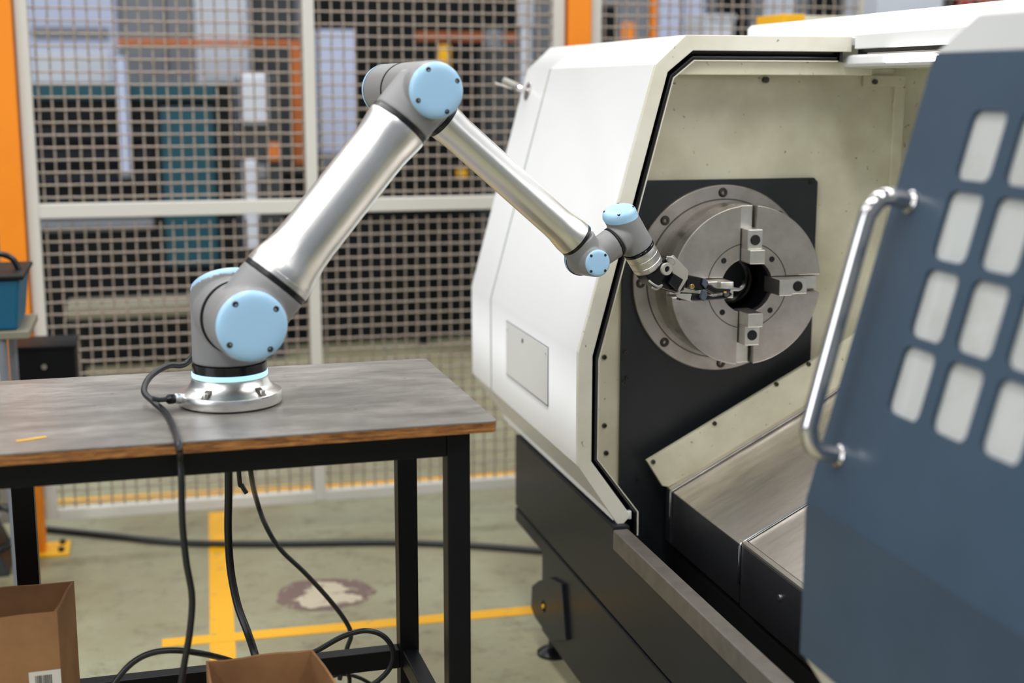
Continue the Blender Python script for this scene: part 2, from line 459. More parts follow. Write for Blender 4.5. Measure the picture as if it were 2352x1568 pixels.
MB().box((-w + .05, -dp - .015, h - 1.3), (w - .05, -dp, h - .75)).build('door_panel', M['white'], t, bevel=.01)
MB().box((-w + .05, -dp - .012, h - .68), (w - .05, -dp, h - .60)).build('vent', M['bg_grey'], t, bevel=.01)
t, w, h, dp = bgbox('storage_cabinet', 'mid grey cabinet behind the fence, left of the bright panels', 'cabinet', 290, -160, 446, 200, M['bg_grey'], 9.4, .4)
MB().box((w * .2, -dp - .012, h - .9), (w * .24, -dp, h - .4)).build('door_gap', M['bg_dark'], t)
t, w, h, dp = bgbox('storage_cabinet', 'light grey cabinet behind the fence, left of the dark column', 'cabinet', 452, -160, 576, 200, M['white'], 9.4, .4)
MB().box((-w + .04, -dp - .012, h - .95), (w - .04, -dp, h - .5)).build('door_panel', M['white'], t, bevel=.008)
t, w, h, dp = bgbox('dark_column', 'dark grey steel column behind the fence near the middle stile', 'column', 584, -160, 690, 400, M['bg_dark2'], 9.5, .3)
MB().box((-w - .0, -dp - .05, 0), (w + .0, dp + .05, .03)).build('base_plate', M['bg_dark'], t)
# orange gantry
g = empty('gantry_frame', 'orange steel gantry frame beyond the left half of the fence', 'frame', (0, 7.7, 0))
ga, gb, gc = at(270, 97, 1, 9.1), at(690, 97, 1, 9.1), at(668, 97, 1, 9.1)
g.location = (ga.x, 9.1, 0)
MB().box((0, -.025, ga.z - .015), (gb.x - ga.x, .025, ga.z + .02)).build('cross_beam', M['orange_dull'], g, bevel=.004)
MB().box((gc.x - ga.x, -.025, 0), (gb.x - ga.x, .025, ga.z - .015)).build('upright', M['orange_dull'], g, bevel=.004)
MB().box((0, -.025, 0), (.04, .025, ga.z - .015)).build('upright', M['bg_grey'], g, bevel=.004)
pa, pb = at(281, 130, 1, 7.72), at(290, 395, 1, 7.72)
px_ = empty('downpipe', 'thin pale vertical pipe on the front of the dark teal-edged machine', 'pipe', (pb.x, 7.735, pb.z))
MB().cyl((0, 0, 0), (0, 0, pa.z - pb.z), .026, n=20).build('pipe_body', M['lilac'], px_, True)
MB().cyl((0, 0, -.03), (0, 0, .0), .034, n=20).build('end_collar', M['bg_grey'], px_, True)
pa = at(1208, 60, 1, 5.6)
pq = empty('standpipe', 'thick white vertical pipe behind the fence, left of the orange post', 'pipe', (pa.x, 5.6, 0))
MB().cyl((0, 0, 0), (0, 0, pa.z + .02), .024, n=24).build('pipe_body', M['white'], pq, True)
MB().cyl((0, 0, pa.z + .0), (0, 0, pa.z + .5), .034, n=24, rnd=.005).build('sleeve', M['white'], pq, True)
t, w, h, dp = bgbox('white_machine', 'small machine with a white head and orange drawer beyond the fence', 'machine', 562, 176, 652, 540, M['bg_dark2'], BY, .4)
MB().box((-w - .0, -dp - .05, h - .26), (w * .4, -dp, h + .02)).build('white_head', M['white'], t, bevel=.03)
MB().box((-w, -dp - .04, h - .95), (-w * .25, -dp, h - .45)).build('white_panel', M['white'], t, bevel=.02)
MB().box((-w, -dp - .04, h - 1.22), (-w * .05, -dp, h - 1.02)).build('orange_drawer', M['orange_dull'], t, bevel=.01)
MB().box((w * .3, -dp - .04, h - .46), (w * .9, -dp, h - .36)).build('orange_tray', M['orange_dull'], t, bevel=.01)
MB().box((-w * .3, -dp - .04, h - .56), (w * .2, -dp, h - .48)).build('grey_tray', M['bg_grey'], t, bevel=.01)
t, w, h, dp = bgbox('low_beam_trolley', 'low trolley with a pale horizontal deck under the dark machine', 'trolley', 150, 692, 540, 722, M['dull_beige'], 6.9, .3, False)
for sx in (-w + .05, w - .05):
    MB().cyl((sx, 0, -t.location.z + .0), (sx, 0, .01), .03, n=16).build('caster', M['rubber'], t, True)
t, w, h, dp = bgbox('dark_press', 'big black machine filling the lower half behind the fence, right of the middle stile', 'machine', 662, 385, 1180, 800, M['bg_dark'], 8.2, .7)
MB().box((-w + .02, -dp - .02, h * .55), (w - .02, -dp, h * .6)).build('skirt', M['bg_navy'], t)
dp_top, dp_t = h, t
t, w, h, dp = bgbox('black_cabinet', 'tall black cabinet behind the elbow of the robot', 'cabinet', 728, -160, 1200, 420, M['bg_dark'], 9.9, .6)
MB().box((-w * .1, -dp - .012, .2), (-w * .08, -dp, h - .2)).build('door_gap', M['bg_navy'], t)
a, b = at(728, 68, 1, 8.3), at(816, 68, 1, 8.3)
bo = empty('board', 'pale lavender upright board behind the fence, left of the robot elbow', 'board', ((a.x + b.x) / 2, 8.34, dp_top))
MB().box((-(b.x - a.x) / 2, -.03, 0), ((b.x - a.x) / 2, .03, a.z - dp_top)).build('sheet', M['lilac'], bo, bevel=.006)
MB().box((-(b.x - a.x) / 2, -.06, 0), ((b.x - a.x) / 2, .06, .10)).build('foot_rail', M['bg_grey'], bo)
g2 = empty('gantry_beam', 'rusty orange beam high behind the robot elbow', 'beam', (0, 0, 0)); ga, gb = at(955, 82, 1, 8.05), at(1185, 88, 1, 8.05)
g2.location = (ga.x, 8.05, 0)
MB().box((0, -.04, ga.z - .03), (gb.x - ga.x, .04, ga.z + .02)).build('cross_beam', M['rust'], g2, bevel=.004)
MB().box((0, -.04, 0), (.06, .04, ga.z - .03)).build('upright', M['bg_dark'], g2, bevel=.004)
MB().box((gb.x - ga.x - .06, -.04, 0), (gb.x - ga.x, .04, ga.z - .03)).build('upright', M['bg_dark2'], g2, bevel=.004)
ya, yb_ = at(1012, 104, 1, 8.4), at(1034, 104, 1, 8.4)
yy = empty('signal_post', 'yellow-topped upright behind the robot elbow', 'post', ((ya.x + yb_.x) / 2, 8.45, dp_top))
MB().box((-.03, -.03, .0), (.03, .03, ya.z - dp_top - .14)).build('dark_tube', M['bg_dark'], yy, bevel=.004)
MB().box((-.035, -.035, ya.z - dp_top - .14), (.035, .035, ya.z - dp_top)).build('yellow_tube', M['yellow'], yy, bevel=.004)
ya = at(1052, 380, 1, 8.3)
MB().box((ya.x - .03 - dp_t.location.x, -.36, dp_top - .05), (ya.x + .03 - dp_t.location.x, -.349, dp_top - .005)).build('yellow_tag', M['yellow'], dp_t)
t, w, h, dp = bgbox('grey_pump', 'grey-green column machine behind the fence, left of the white pipe', 'machine', 1128, 108, 1172, 420, M['bg_dark2'], 7.4, .3)
MB().cyl((0, 0, h), (0, 0, h + .10), .05, n=20).build('motor', M['bg_grey'], t, True)
# upper right
t, w, h, dp = bgbox('switch_cabinet', 'grey cabinet directly right of the orange post behind the fence', 'cabinet', 1352, -160, 1486, 200, M['bg_grey'], BY + .4, .4)
MB().box((-w * .7, -dp - .01, h - 1.0), (-w * .1, -dp, h - .45)).build('door_panel', M['bg_dark'], t)
MB().box((w * .1, -dp - .01, h - .8), (w * .5, -dp, h - .55)).build('notice', M['orange'], t)
oa = at(1503, 60, 1, BY - .2)
og = MB().box((oa.x - .012, BY - .2, 0), (oa.x + .012, BY - .16, 2.6)).build('orange_rail', M['orange'], bevel=.003); tag(og, 'thin orange upright behind the fence above the lathe hood', 'rail')
t, w, h, dp = bgbox('white_cabinet', 'wide pale cabinet beyond the fence above the lathe hood', 'cabinet', 1512, -160, 1616, 200, M['lilac'], BY + .4, .4)
MB().box((-w * .04, -dp - .01, .3), (w * .04, -dp, h - .1)).build('door_gap', M['bg_grey'], t)
t, w, h, dp = bgbox('grey_rack', 'dark grey rack behind the fence, right of the pale cabinet', 'rack', 1626, -160, 1970, 200, M['bg_grey'], BY + 1.0, .4)
for i in range(3):
    MB().box((-w * .9 + i * w * .6, -dp - .01, h - .85), (-w * .5 + i * w * .6, -dp, h - .4)).build('shelf_box', [M['bg_dark'], M['white'], M['bg_dark']][i], t)
t, w, h, dp = bgbox('white_crate', 'white crate showing just over the lathe hood behind the fence', 'crate', 1620, 34, 1684, 200, M['white'], BY - 1.2, .3)
MB().box((-w, -dp - .01, h - .03), (w, -dp, h)).build('rim', M['white'], t, bevel=.004)
t, w, h, dp = bgbox('red_cabinet', 'red cabinet seen through the fence in the top right corner', 'cabinet', 2192, -160, 2420, 200, M['red'], BY - 1.2, .4)
MB().box((-w * .7, -dp - .01, .3), (-w * .66, -dp, h - .1)).build('door_gap', M['bg_dark'], t)
t, w, h, dp = bgbox('dark_cabinet', 'dark cabinet between the white pillar and the red cabinet', 'cabinet', 2120, -160, 2184, 200, M['bg_dark'], BY - 1.2, .4)
MB().box((-w * .4, -dp - .01, h - .5), (w * .2, -dp, h - .3)).build('handle_plate', M['bg_grey'], t)

# near left: crate on a stand and a black box in front of the fence
NY = 3.75
a, b = at(0, 760, 1, NY), at(47, 640, 1, NY)
cr = empty('crate', 'blue plastic tool crate with a black handle on a grey stand at the left edge', 'crate', (b.x - .15, NY, a.z))
hz = b.z - a.z
MB().hexa([(-.13, 0, 0), (.135, 0, 0), (.135, .25, 0), (-.13, .25, 0), (-.15, -.02, hz), (.15, -.02, hz), (.15, .27, hz), (-.15, .27, hz)]).build('tub', M['teal_blue'], cr, bevel=.008)
MB().box((-.16, -.03, hz), (.16, .28, hz + .012)).build('rim', M['bg_dark'], cr, bevel=.004)
MB().tube(spline([(-.12, .1, hz + .01), (-.10, .1, hz + .05), (.0, .1, hz + .065), (.11, .1, hz + .05), (.14, .1, hz + .01)]), .008).build('handle', M['rubber'], cr, True)
st = empty('stand', 'grey tubular stand with a pale shelf carrying the blue crate', 'stand', (b.x - .15, NY, 0))
MB().box((-.17, -.02, a.z - .02), (.165, .27, a.z)).build('shelf', M['dull_beige'], st, bevel=.003)
for sx in (-.15, .095):
    for sy in (0, .25):
        MB().cyl((sx, sy, 0), (sx, sy, a.z - .02), .012, n=12).build('leg', M['bg_grey'], st, True)
a, b = at(30, 865, 1, 4.2), at(172, 800, 1, 4.2)
bb = empty('steel_box', 'low black steel box with a round lock beside the left orange fence post', 'box', ((a.x + b.x) / 2, 4.28, 0))
w = (b.x - a.x) / 2
MB().box((-w, -.08, b.z - .32), (w, .09, b.z)).build('body', M['bg_dark'], bb, bevel=.004)
MB().box((-w - .004, -.085, b.z), (w + .004, .095, b.z + .012)).build('lid', M['bg_dark'], bb, bevel=.003)
MB().cyl((.0, -.082, b.z - .05), (.0, -.090, b.z - .05), .008, n=16).build('lock', M['steel'], bb, True)
MB().box((-w + .03, .09, b.z - .2), (-w + .07, .292, b.z - .16)).build('bracket', M['bg_dark'], bb)
xp = at(66, 1200, 1, 4.3).x - bb.location.x
MB().box((xp - .02, .0, 0), (xp + .02, .04, b.z - .32)).build('pedestal', M['bg_dark'], bb)
# ------------------------------------------------------------------ work table
TH = .95
tb = empty('work_table', 'steel-framed work table with scuffed grey top and plywood edge under the robot', 'table', (.570, 2.294, 0), math.radians(1.4))
TW, TD, TT = 1.55, .588, .020
def rrect(x0, y0, x1, y1, r, n=5):
    o = []
    for (cx, cy, a0) in ((x1 - r, y1 - r, 0), (x0 + r, y1 - r, 90), (x0 + r, y0 + r, 180), (x1 - r, y0 + r, 270)):
        for k in range(n + 1):
            a = math.radians(a0 + 90 * k / n); o.append((cx + r * math.cos(a), cy + r * math.sin(a)))
    return o
MB().prism([(x, y, TH - TT) for x, y in rrect(-TW, 0, 0, TD, .012)], (0, 0, TT - .0025)).build('tabletop_core', M['ply'], tb, True, 30)
MB().prism([(x, y, TH - .0025) for x, y in rrect(-TW - .0005, -.0005, .0005, TD + .0005, .012)], (0, 0, .0025)).build('tabletop', M['table'], tb, True, 30)
LG = .042; zt = TH - TT
legs = [(-.040 - LG, .038), (-.040 - LG, TD - .045 - LG), (-.885, TD - .045 - LG), (-.885, .038)]
lx0 = at(60, 1200, 1, 2.84).x
legs[2] = (lx0 - .570 - .006, TD - .045 - LG); legs[3] = (-TW + .06, .038)
for (x, y) in legs + [(-TW + .06, TD - .045 - LG)]:
    MB().box((x, y, 0), (x + LG, y + LG, zt)).build('leg', M['black_paint'], tb, bevel=.002)
AP = .050
MB().box((-TW + .06 + LG, .040, zt - AP), (-.040 - LG, .040 + .036, zt)).build('apron', M['black_paint'], tb, bevel=.002)
MB().box((-.040 - .036, .038 + LG, zt - AP), (-.042, TD - .045 - LG, zt)).build('apron', M['black_paint'], tb, bevel=.002)
MB().box((legs[2][0] + LG, TD - .085, .282), (-.040 - LG, TD - .049, .325)).build('stretcher', M['black_paint'], tb, bevel=.002)
MB().box((-.040 - .038, .038 + LG, .282), (-.044, TD - .045 - LG, .325)).build('stretcher', M['black_paint'], tb, bevel=.002)
MB().box((-TW + .06 + LG, TD - .085, .282), (legs[2][0], TD - .049, .325)).build('stretcher', M['black_paint'], tb, bevel=.002)
a, b = at(38, 1014, 2, TH), at(106, 1004, 2, TH)
mk = strip('yellow_scrap', a, b, .007, M['yellow']); mk.parent = None
for v_ in mk.data.vertices: v_.co.z = TH + (.0004 if v_.co.z < .0005 else .0014)
tag(mk, 'small strip of yellow tape lying on the table top at the left', 'tape')

# ------------------------------------------------------------------ robot arm
TA = math.radians(8)
RB = V((.123, 2.552, TH + .0))
rb = empty('robot_arm', 'grey and silver robot arm with light blue joint caps standing on the work table', 'robot', RB, TA)
uN = V((math.sin(TA), -math.cos(TA), 0))        # joint axis, towards the viewer
uU = V((math.cos(TA), math.sin(TA), 0))
def rl(px, py, v):                                # local robot point seen at a pixel, at depth v behind the base axis
    p = atn(px, py, uN, RB - uN * v) - RB
    return V((p.dot(uU), v, p.z))
def J(u, v, z): return V((u, v, z))
G, BL, AL, BK = M['robot_grey'], M['robot_blue'], M['alu'], M['rubber']
X_, Y_, Z_ = V((1, 0, 0)), V((0, 1, 0)), V((0, 0, 1))

MB().revolve([(0, 0), (.090, 0), (.090, .004), (0, .004)], J(0, 0, 0), Z_, 72).build('base_gasket', M['rubber'], rb, True, 30)
MB().revolve([(.0, .004), (.0935, .004), (.0945, .006), (.0945, .022), (.0935, .0245), (.085, .0290), (.078, .034), (.0725, .041), (.0695, .050), (0, .050)], J(0, 0, 0), Z_, 96).build('base_flange', AL, rb, True, 28)
MB().revolve([(.0, .050), (.0688, .050), (.0688, .0535), (.0675, .0535), (0, .0535)], J(0, 0, 0), Z_, 72).build('seal_ring', AL, rb, True, 28)
MB().revolve([(.0, .0535), (.0690, .0535), (.0695, .055), (.0695, .0610), (.0685, .0625), (0, .0625)], J(0, 0, 0), Z_, 96).build('light_ring', M['glow_blue'], rb, True, 40)
MB().revolve([(.0, .0625), (.0682, .0625), (.0682, .0790), (0, .0790)], J(0, 0, 0), Z_, 96).build('base_collar', M['black_gloss'], rb, True, 30)
for (px, py) in ((468, 919), (598, 913)):
    dv = rl(px, py, -.07); a = math.atan2(dv.y, dv.x)
    er = V((math.cos(a), math.sin(a), 0)); et = V((-math.sin(a), math.cos(a), 0))
    c = er * .080 + V((0, 0, .024))
    w_, q = .0085, []
    for s, z_, o_ in ((-1, .004, .0148), (1, .004, .0148), (1, .021, -.0035), (-1, .021, -.0035)):
        q.append(er * (.0800 + o_) + et * w_ * s * (1 if z_ < .01 else .75) + V((0, 0, .020 + z_ - .002)))
    k = MB().prism([p - er * .004 for p in q], er * .0045).build('bolt_pocket', M['bolt'], rb, bevel=.001)
    MB().cyl(er * .0875 + V((0, 0, .022)), er * .0865 + V((0, 0, .036)), .0052, n=16, rnd=.001).build('bolt', M['steel'], k, True)

def housing(name, prims, mat=G, voxel=.0024, it=10):
    mb = MB()
    for p in prims:
        if p[0] == 'c': mb.cyl(p[1], p[2], p[3], p[4] if len(p) > 4 else None, n=56, rnd=.002)
        elif p[0] == 's':  # slanted-top cylinder: base, axis, radius, length, plane normal
            _, c, ax, r, L, N = p; ax = V(ax).normalized(); N = V(N).normalized()
            q = V((0, 0, 1)).rotation_difference(ax); ex, ey = q @ V((1, 0, 0)), q @ V((0, 1, 0)); n = 56
            bot = [c + (ex * math.cos(6.28318 * i / n) + ey * math.sin(6.28318 * i / n)) * r for i in range(n)]
            top = [b + ax * (L - (b - c).dot(N) / ax.dot(N)) for b in bot]
            mb.add(bot + top, [tuple(reversed(range(n))), tuple(range(n, 2 * n))] + [(i, (i + 1) % n, n + (i + 1) % n, n + i) for i in range(n)])
        elif p[0] == 'b':
            mb.revolve([(p[2] * math.sin(math.pi * i / 16), -p[2] * math.cos(math.pi * i / 16)) for i in range(17)], p[1], Z_, 32)
    o = mb.build(name, mat, rb)
    m = o.modifiers.new('remesh', 'REMESH'); m.mode = 'VOXEL'; m.voxel_size = voxel; m.use_smooth_shade = True
    m2 = o.modifiers.new('smooth', 'SMOOTH'); m2.factor = .5; m2.iterations = it
    return o
def cap(name, c, ax, r, N=None, dome=.012, L=0, nsc=4, a0=45, depth=.006):
    """blue cover: rounded lid on the plane through c+ax*L with normal N, with screws"""
    ax = V(ax).normalized(); N = V(N).normalized() if N else ax
    q = V((0, 0, 1)).rotation_difference(ax); ex, ey = q @ V((1, 0, 0)), q @ V((0, 1, 0)); n = 64
    prof = [(1.0, -depth), (1.0, .0), (.985, .32), (.95, .60), (.88, .82), (.76, .95), (.6, 1.0), (.3, 1.0)]
    v = []
    for f_, h_ in prof:
        for i in range(n):
            a = 6.283185 * i / n; b = (ex * math.cos(a) + ey * math.sin(a)) * r * f_
            t = L - b.dot(N) / ax.dot(N)
            v.append(c + b + ax * t + (N * h_ * dome if h_ >= 0 else ax * h_))
    k = len(prof); v.append(c + ax * L + N * dome)
    f = [(j * n + i, j * n + (i + 1) % n, (j + 1) * n + (i + 1) % n, (j + 1) * n + i) for j in range(k - 1) for i in range(n)]
    f += [((k - 1) * n + i, (k - 1) * n + (i + 1) % n, k * n) for i in range(n)]
    o = MB().add(v, f).build(name, BL, rb, True, 60)
    rs = r * .80
    for s in range(nsc):
        a = math.radians(a0 + 360 / nsc * s); b = (ex * math.cos(a) + ey * math.sin(a)) * rs
        t = L - b.dot(N) / ax.dot(N); p = c + b + ax * t + N * dome * .86
        rr = r * .066 + .0008
        MB().revolve([(0, .0006), (rr * .45, .0006), (rr * .5, .0012), (rr, .0012), (rr * 1.15, .0002), (rr * 1.15, -.002)], p, N, 20).build('screw', M['bolt'], o, True, 30)
    return o
def ring(name, c, ax, r, w, mat=BK, n=64, bev=.0006):
    ax = V(ax).normalized()
    return MB().revolve([(r - .006, -w / 2), (r - bev, -w / 2), (r, -w / 2 + bev), (r, w / 2 - bev), (r - bev, w / 2), (r - .006, w / 2)], V(c), ax, n, closed=True).build(name, mat, rb, True, 40)

SZ = .1765
# shoulder
NS = V((0, .5, .866))
housing('shoulder_housing', [('s', J(0, 0, .0795), Z_, .0672, .137, NS), ('c', J(0, -.02, SZ), J(0, -.0985, SZ), .0675)])
cap('shoulder_cap', J(0, 0, .0795), Z_, .0662, NS, .016, .1355, 4, 20)
ring('joint_seal', J(0, -.1005, SZ), Y_, .0679, .0045, M['dark_hole'])
ad = V((.341 - .003, 0, .5722 - .1767)); AD = ad.normalized(); AL_ = ad.length
S2 = J(.003, -.134, SZ); E2 = J(.341, -.136, .5722)
housing('upper_arm_joint', [('c', J(.003, -.1025, SZ), J(.003, -.185, SZ), .0672, .0655), ('c', S2, S2 + AD * .083, .0630), ('c', J(.003, -.16, SZ), J(.003, -.199, SZ), .0655, .0625)])
cap('joint_cap', J(.003, -.1965, SZ), -Y_, .0618, None, .011, 0, 4, 35)
ring('arm_seal', S2 + AD * .0875, AD, .0636, .009)
t0, t1 = .0920, AL_ - .0800
MB().revolve([(.045, t0), (.0630, t0), (.0632, t0 + .004), (.0630, t0 + .018), (.0600, t0 + .030), (.0560, t0 + .046), (.0537, t0 + .065), (.0525, t0 + .09),
              (.0520, (t0 + t1) / 2), (.0518, t1 - .075), (.0525, t1 - .050), (.0545, t1 - .030), (.0570, t1 - .012), (.0575, t1 - .004), (.0570, t1), (.045, t1)], S2, AD, 96).build('upper_arm_tube', AL, rb, True, 50)
MB().revolve([(.0631, 0), (.0636, .0004), (.0636, .0086), (.0631, .009)], S2 + AD * (t0 + .0005), AD, 72).build('tube_collar', AL, rb, True, 40)
# elbow
ring('arm_seal', E2 - AD * .0755, AD, .0572, .009)
housing('elbow_joint', [('c', J(.341, -.034, .5722), J(.341, -.188, .5722), .0512, .0525), ('c', E2, E2 - AD * .0715, .0565), ('c', J(.341, -.17, .5722), J(.341, -.196, .5722), .0520, .0505)])
cap('joint_cap', J(.341, -.1945, .5722), -Y_, .0496, None, .011, 0, 4, 25)
ring('joint_seal', J(.341, -.0325, .5722), Y_, .0518, .0045, M['dark_hole'])
Pa, Pb = rl(1030, 288, 0.0), rl(1322, 550, 0.0); FD = (Pb - Pa).normalized()
Fc = Pa - FD * .075
P1 = rl(1015, 276, 0.0); fs = (P1 - Pa).dot(FD)
housing('forearm_joint', [('c', J(.341, -.0305, .5722), J(.341, .094, .5722), .0508, .0500), ('c', Fc, Pa + FD * (fs - .004), .0380)])
cap('joint_cap', J(.341, .088, .5722), Y_, .0506, None, .020, 0, 4, 25)
ring('arm_seal', Pa + FD * fs, FD, .0385, .008)
FL = (Pb - Pa).length; s0 = fs + .004; s1 = FL - .004
MB().revolve([(.030, s0), (.0370, s0), (.0365, s0 + .01), (.0345, s0 + .03), (.0342, s0 + .15), (.0345, s1 - .055), (.0352, s1 - .040), (.0375, s1 - .024), (.0392, s1 - .012), (.0392, s1), (.030, s1)], Pa, FD, 80).build('forearm_tube', AL, rb, True, 50)
ring('arm_seal', Pb, FD, .0392, .008)
# wrist
Wc = rl(1350, 598, 0.0); W2a, W2b = rl(1421, 490, 0.0), rl(1466, 570, .006)
TD_ = (W2b - W2a).normalized(); R2 = rl(1411, 556, 0.0); OD = (R2 - Wc).normalized()
W2c = W2a + TD_ * ((R2 - W2a).dot(TD_))
housing('wrist_joint', [('c', Wc + Y_ * .038, Wc - Y_ * .046, .0340, .0285), ('c', Wc, Pb + FD * .003, .0350, .0385), ('c', Wc, R2 - OD * .002, .030, .0325)], voxel=.0018, it=9)
cap('wrist_cap', Wc - Y_ * .043, -Y_, .0275, None, .006, 0, 4, 45, .004)
cap('wrist_cap', Wc + Y_ * .035, Y_, .0352, None, .012, 0, 4, 45, .004)
ring('joint_seal', Wc + Y_ * .038, Y_, .0349, .003, M['dark_hole'])
ring('joint_seal', R2, OD, .0330, .004, M['dark_hole'])
NW = V((-.30, -.20, .93)).normalized()
Lc = (W2b - W2a).length
housing('tool_joint', [('s', W2b - TD_ * .002, -TD_, .0338, Lc - .008, NW), ('c', W2c + (R2 - W2c) * .2, R2 + OD * .0025, .0315, .0325)], voxel=.0018, it=8)
cap('wrist_cap', W2b, -TD_, .0340, NW, .016, Lc - .005, 4, 60, .006)
ring('tool_seal', W2b + TD_ * .002, TD_, .0342, .006, M['black_gloss'])
# tool side coupling, wrapped in silver tape
cp = MB().revolve([(0, 0), (.0330, 0), (.0336, .002), (.0333, .0145), (.0325, .0152), (.0333, .0160), (.0330, .030), (.0322, .0308), (.0332, .0320), (.0325, .041), (.029, .045), (0, .045)], W2b + TD_ * .005, TD_, 60).build('wrapped_coupling', M['tape'], rb, True, 30)
tag(cp, 'coupling wrapped in crinkled silver tape')

# gripper: built along a chain of points in front of the chuck
gp = empty('gripper'); gp.parent = rb
def gpt(px, py, v): return rl(px, py, v)
def slab(name, pix, v, th, mat, bev=.001, dv=None):
    pts_ = [gpt(x, y, v + (dv or 0) * (x - 1500) / 100) for x, y in pix]
    return MB().prism(pts_, (0, th, 0)).build(name, mat, gp, bevel=bev)
slab('gripper_body', [(1478, 628), (1536, 590), (1580, 628), (1572, 668), (1552, 674), (1500, 658)], -.004, .052, M['black_gloss'], .004, .02)
slab('side_bracket', [(1531, 594), (1548, 586), (1582, 622), (1580, 640), (1560, 672), (1551, 640), (1545, 625)], -.012, .006, M['clip_grey'], .0015, .02)
MB().revolve([(.0065, 0), (.0125, 0), (.0135, .004), (.0125, .008), (.0065, .008)], gpt(1528, 617, -.020), -Y_ + X_ * .1, 28, True).build('sensor_ring', M['clip_grey'], gp, True, 40)
MB().cyl(gpt(1528, 617, -.021), gpt(1528, 617, -.012), .0068, n=20).build('sensor_lens', M['black_gloss'], gp, True)
slab('inner_cover', [(1548, 628), (1570, 642), (1556, 668), (1536, 650)], -.018, .010, M['black_gloss'], .0015, .02)
MB().tube(spline([gpt(1532, 590, -.005), gpt(1545, 592, -.016), gpt(1550, 600, -.018), gpt(1546, 608, -.014)]), .0022).build('air_hose', M['clip_grey'], gp, True)
MB().tube(spline([gpt(1490, 644, -.02), gpt(1500, 652, -.026), gpt(1512, 658, -.022), gpt(1520, 655, -.014), gpt(1508, 664, -.018), gpt(1498, 660, -.022)]), .0024).build('hose_clip', M['clip_grey'], gp, True)
slab('finger', [(1580, 631), (1622, 640), (1628, 648), (1628, 664), (1600, 668), (1576, 662)], .012, .020, M['black_gloss'], .003, .03)
slab('finger', [(1572, 672), (1620, 676), (1640, 682), (1666, 678), (1678, 670), (1684, 677), (1668, 687), (1600, 692), (1560, 690)], .012, .018, M['black_gloss'], .003, .03)
slab('finger_tip', [(1624, 650), (1646, 662), (1680, 664), (1678, 672), (1640, 676), (1618, 664)], .006, .016, M['black_gloss'], .003, .03)
slab('finger_tab', [(1616, 666), (1625, 668), (1624, 682), (1618, 692), (1610, 684)], .000, .010, M['blue_grey_plastic'], .001, .03)
slab('finger_tab', [(1666, 672), (1675, 672), (1676, 678), (1670, 682), (1664, 679)], .008, .010, M['blue_grey_plastic'], .001, .03)
slab('pad_bracket', [(1552, 674), (1589, 675), (1586, 688), (1592, 694), (1556, 683)], -.002, .003, M['clip_grey'], .0006, .02)
slab('knuckle', [(1617, 640), (1623, 641), (1628, 656), (1620, 662), (1614, 654)], .006, .006, M['blue_grey_plastic'], .001, .03)
cq = gpt(1582, 656, .015)
MB().revolve([(.0022, 0), (.0048, 0), (.0056, .002), (.0048, .004), (.0022, .004)], cq - Y_ * .012, -Y_, 24, True).build('pivot_bushing', M['brass'], gp, True, 40)
MB().cyl(cq - Y_ * .004, cq - Y_ * .013, .0024, n=16).build('pivot_pin', M['steel'], gp, True)
sp0, sp1 = gpt(1664, 668, .065), gpt(1700, 663, .085)
MB().cyl(gpt(1662, 671, .052), gpt(1668, 671, .052), .002, n=12).build('indicator_stud', M['brass'], gp, True)
rodw = [RB + uU * p.x - uN * p.y + Z_ * p.z for p in (sp0, gpt(1684, 664, .075), gpt(1697, 664, .085), gpt(1707, 656, .100), gpt(1709, 648, .13))]
rd = MB().tube(spline(rodw), .0046, 14).build('steel_rod', M['chrome_strip'], None, True)
tag(rd, 'short bright bent steel rod held by the gripper in front of the chuck bore', 'rod')

# connector and cables
def cable(name, label, pts_, r, mat, k=10, cat='cable'):
    o = MB().tube(spline(pts_, k), r, 12).build(name, mat, None, True); tag(o, label, cat); return o
CR = .0058
c1 = [at(452, 838, 1, 2.70)]
zt_ = TH + CR
cpts = [V((.09, 2.66, 1.07)), at(430, 832, 1, 2.66), at(385, 840, 1, 2.64), at(345, 865, 1, 2.60), at(331, 898, 1, 2.56), at(352, 922, 1, 2.52)]
cpts += [at(382, 950, 2, zt_), at(402, 990, 2, zt_), at(411, 1026, 2, zt_ + .001)]
fy = 2.294 - .009
cpts += [at(414, 1052, 1, fy - .008), at(417, 1110, 1, fy - .010), at(419, 1200, 1, fy - .010), at(428, 1290, 1, fy - .004), at(441, 1370, 1, fy), at(436, 1450, 1, fy), at(424, 1520, 1, fy), at(412, 1600, 1, fy), at(400, 1720, 1, fy), at(395, 1800, 1, fy)]
pc = empty('power_cable', 'black cable arching behind the robot base and hanging over the table front', 'cable', cpts[6])
o = MB().tube([p - cpts[6] for p in spline(cpts, 10)], CR, 12).build('sheath', M['cable'], pc, True)
# base plug with its own short cable
pl = empty('cable_plug', 'silver and black round cable plug in the left side of the robot base', 'plug', at(398, 916, 1, 2.52))
q0 = pl.location.copy()
A_, B_ = at(424, 914, 1, 2.53) - q0, at(366, 918, 1, 2.50) - q0
dr = (B_ - A_).normalized(); LL = (B_ - A_).length
MB().revolve([(0, 0), (.0095, 0), (.0098, .010), (.0085, .011), (.0098, .012), (.0095, .020), (.0085, .021), (.0085, .024), (0, .024)], A_, dr, 28).build('silver_sleeve', M['alu'], pl, True, 35)
MB().revolve([(0, .023), (.0080, .023), (.0092, .026), (.0092, .034), (.0070, .037), (.0050, .040), (0, .040)], A_, dr, 28).build('black_nut', M['rubber'], pl, True, 35)
MB().tube(spline([A_ + dr * .038, B_, B_ + V((-.012, -.004, .004))]), .0045, 12).build('cable_tail', M['cable_grey'], pl, True)
cy = 2.62
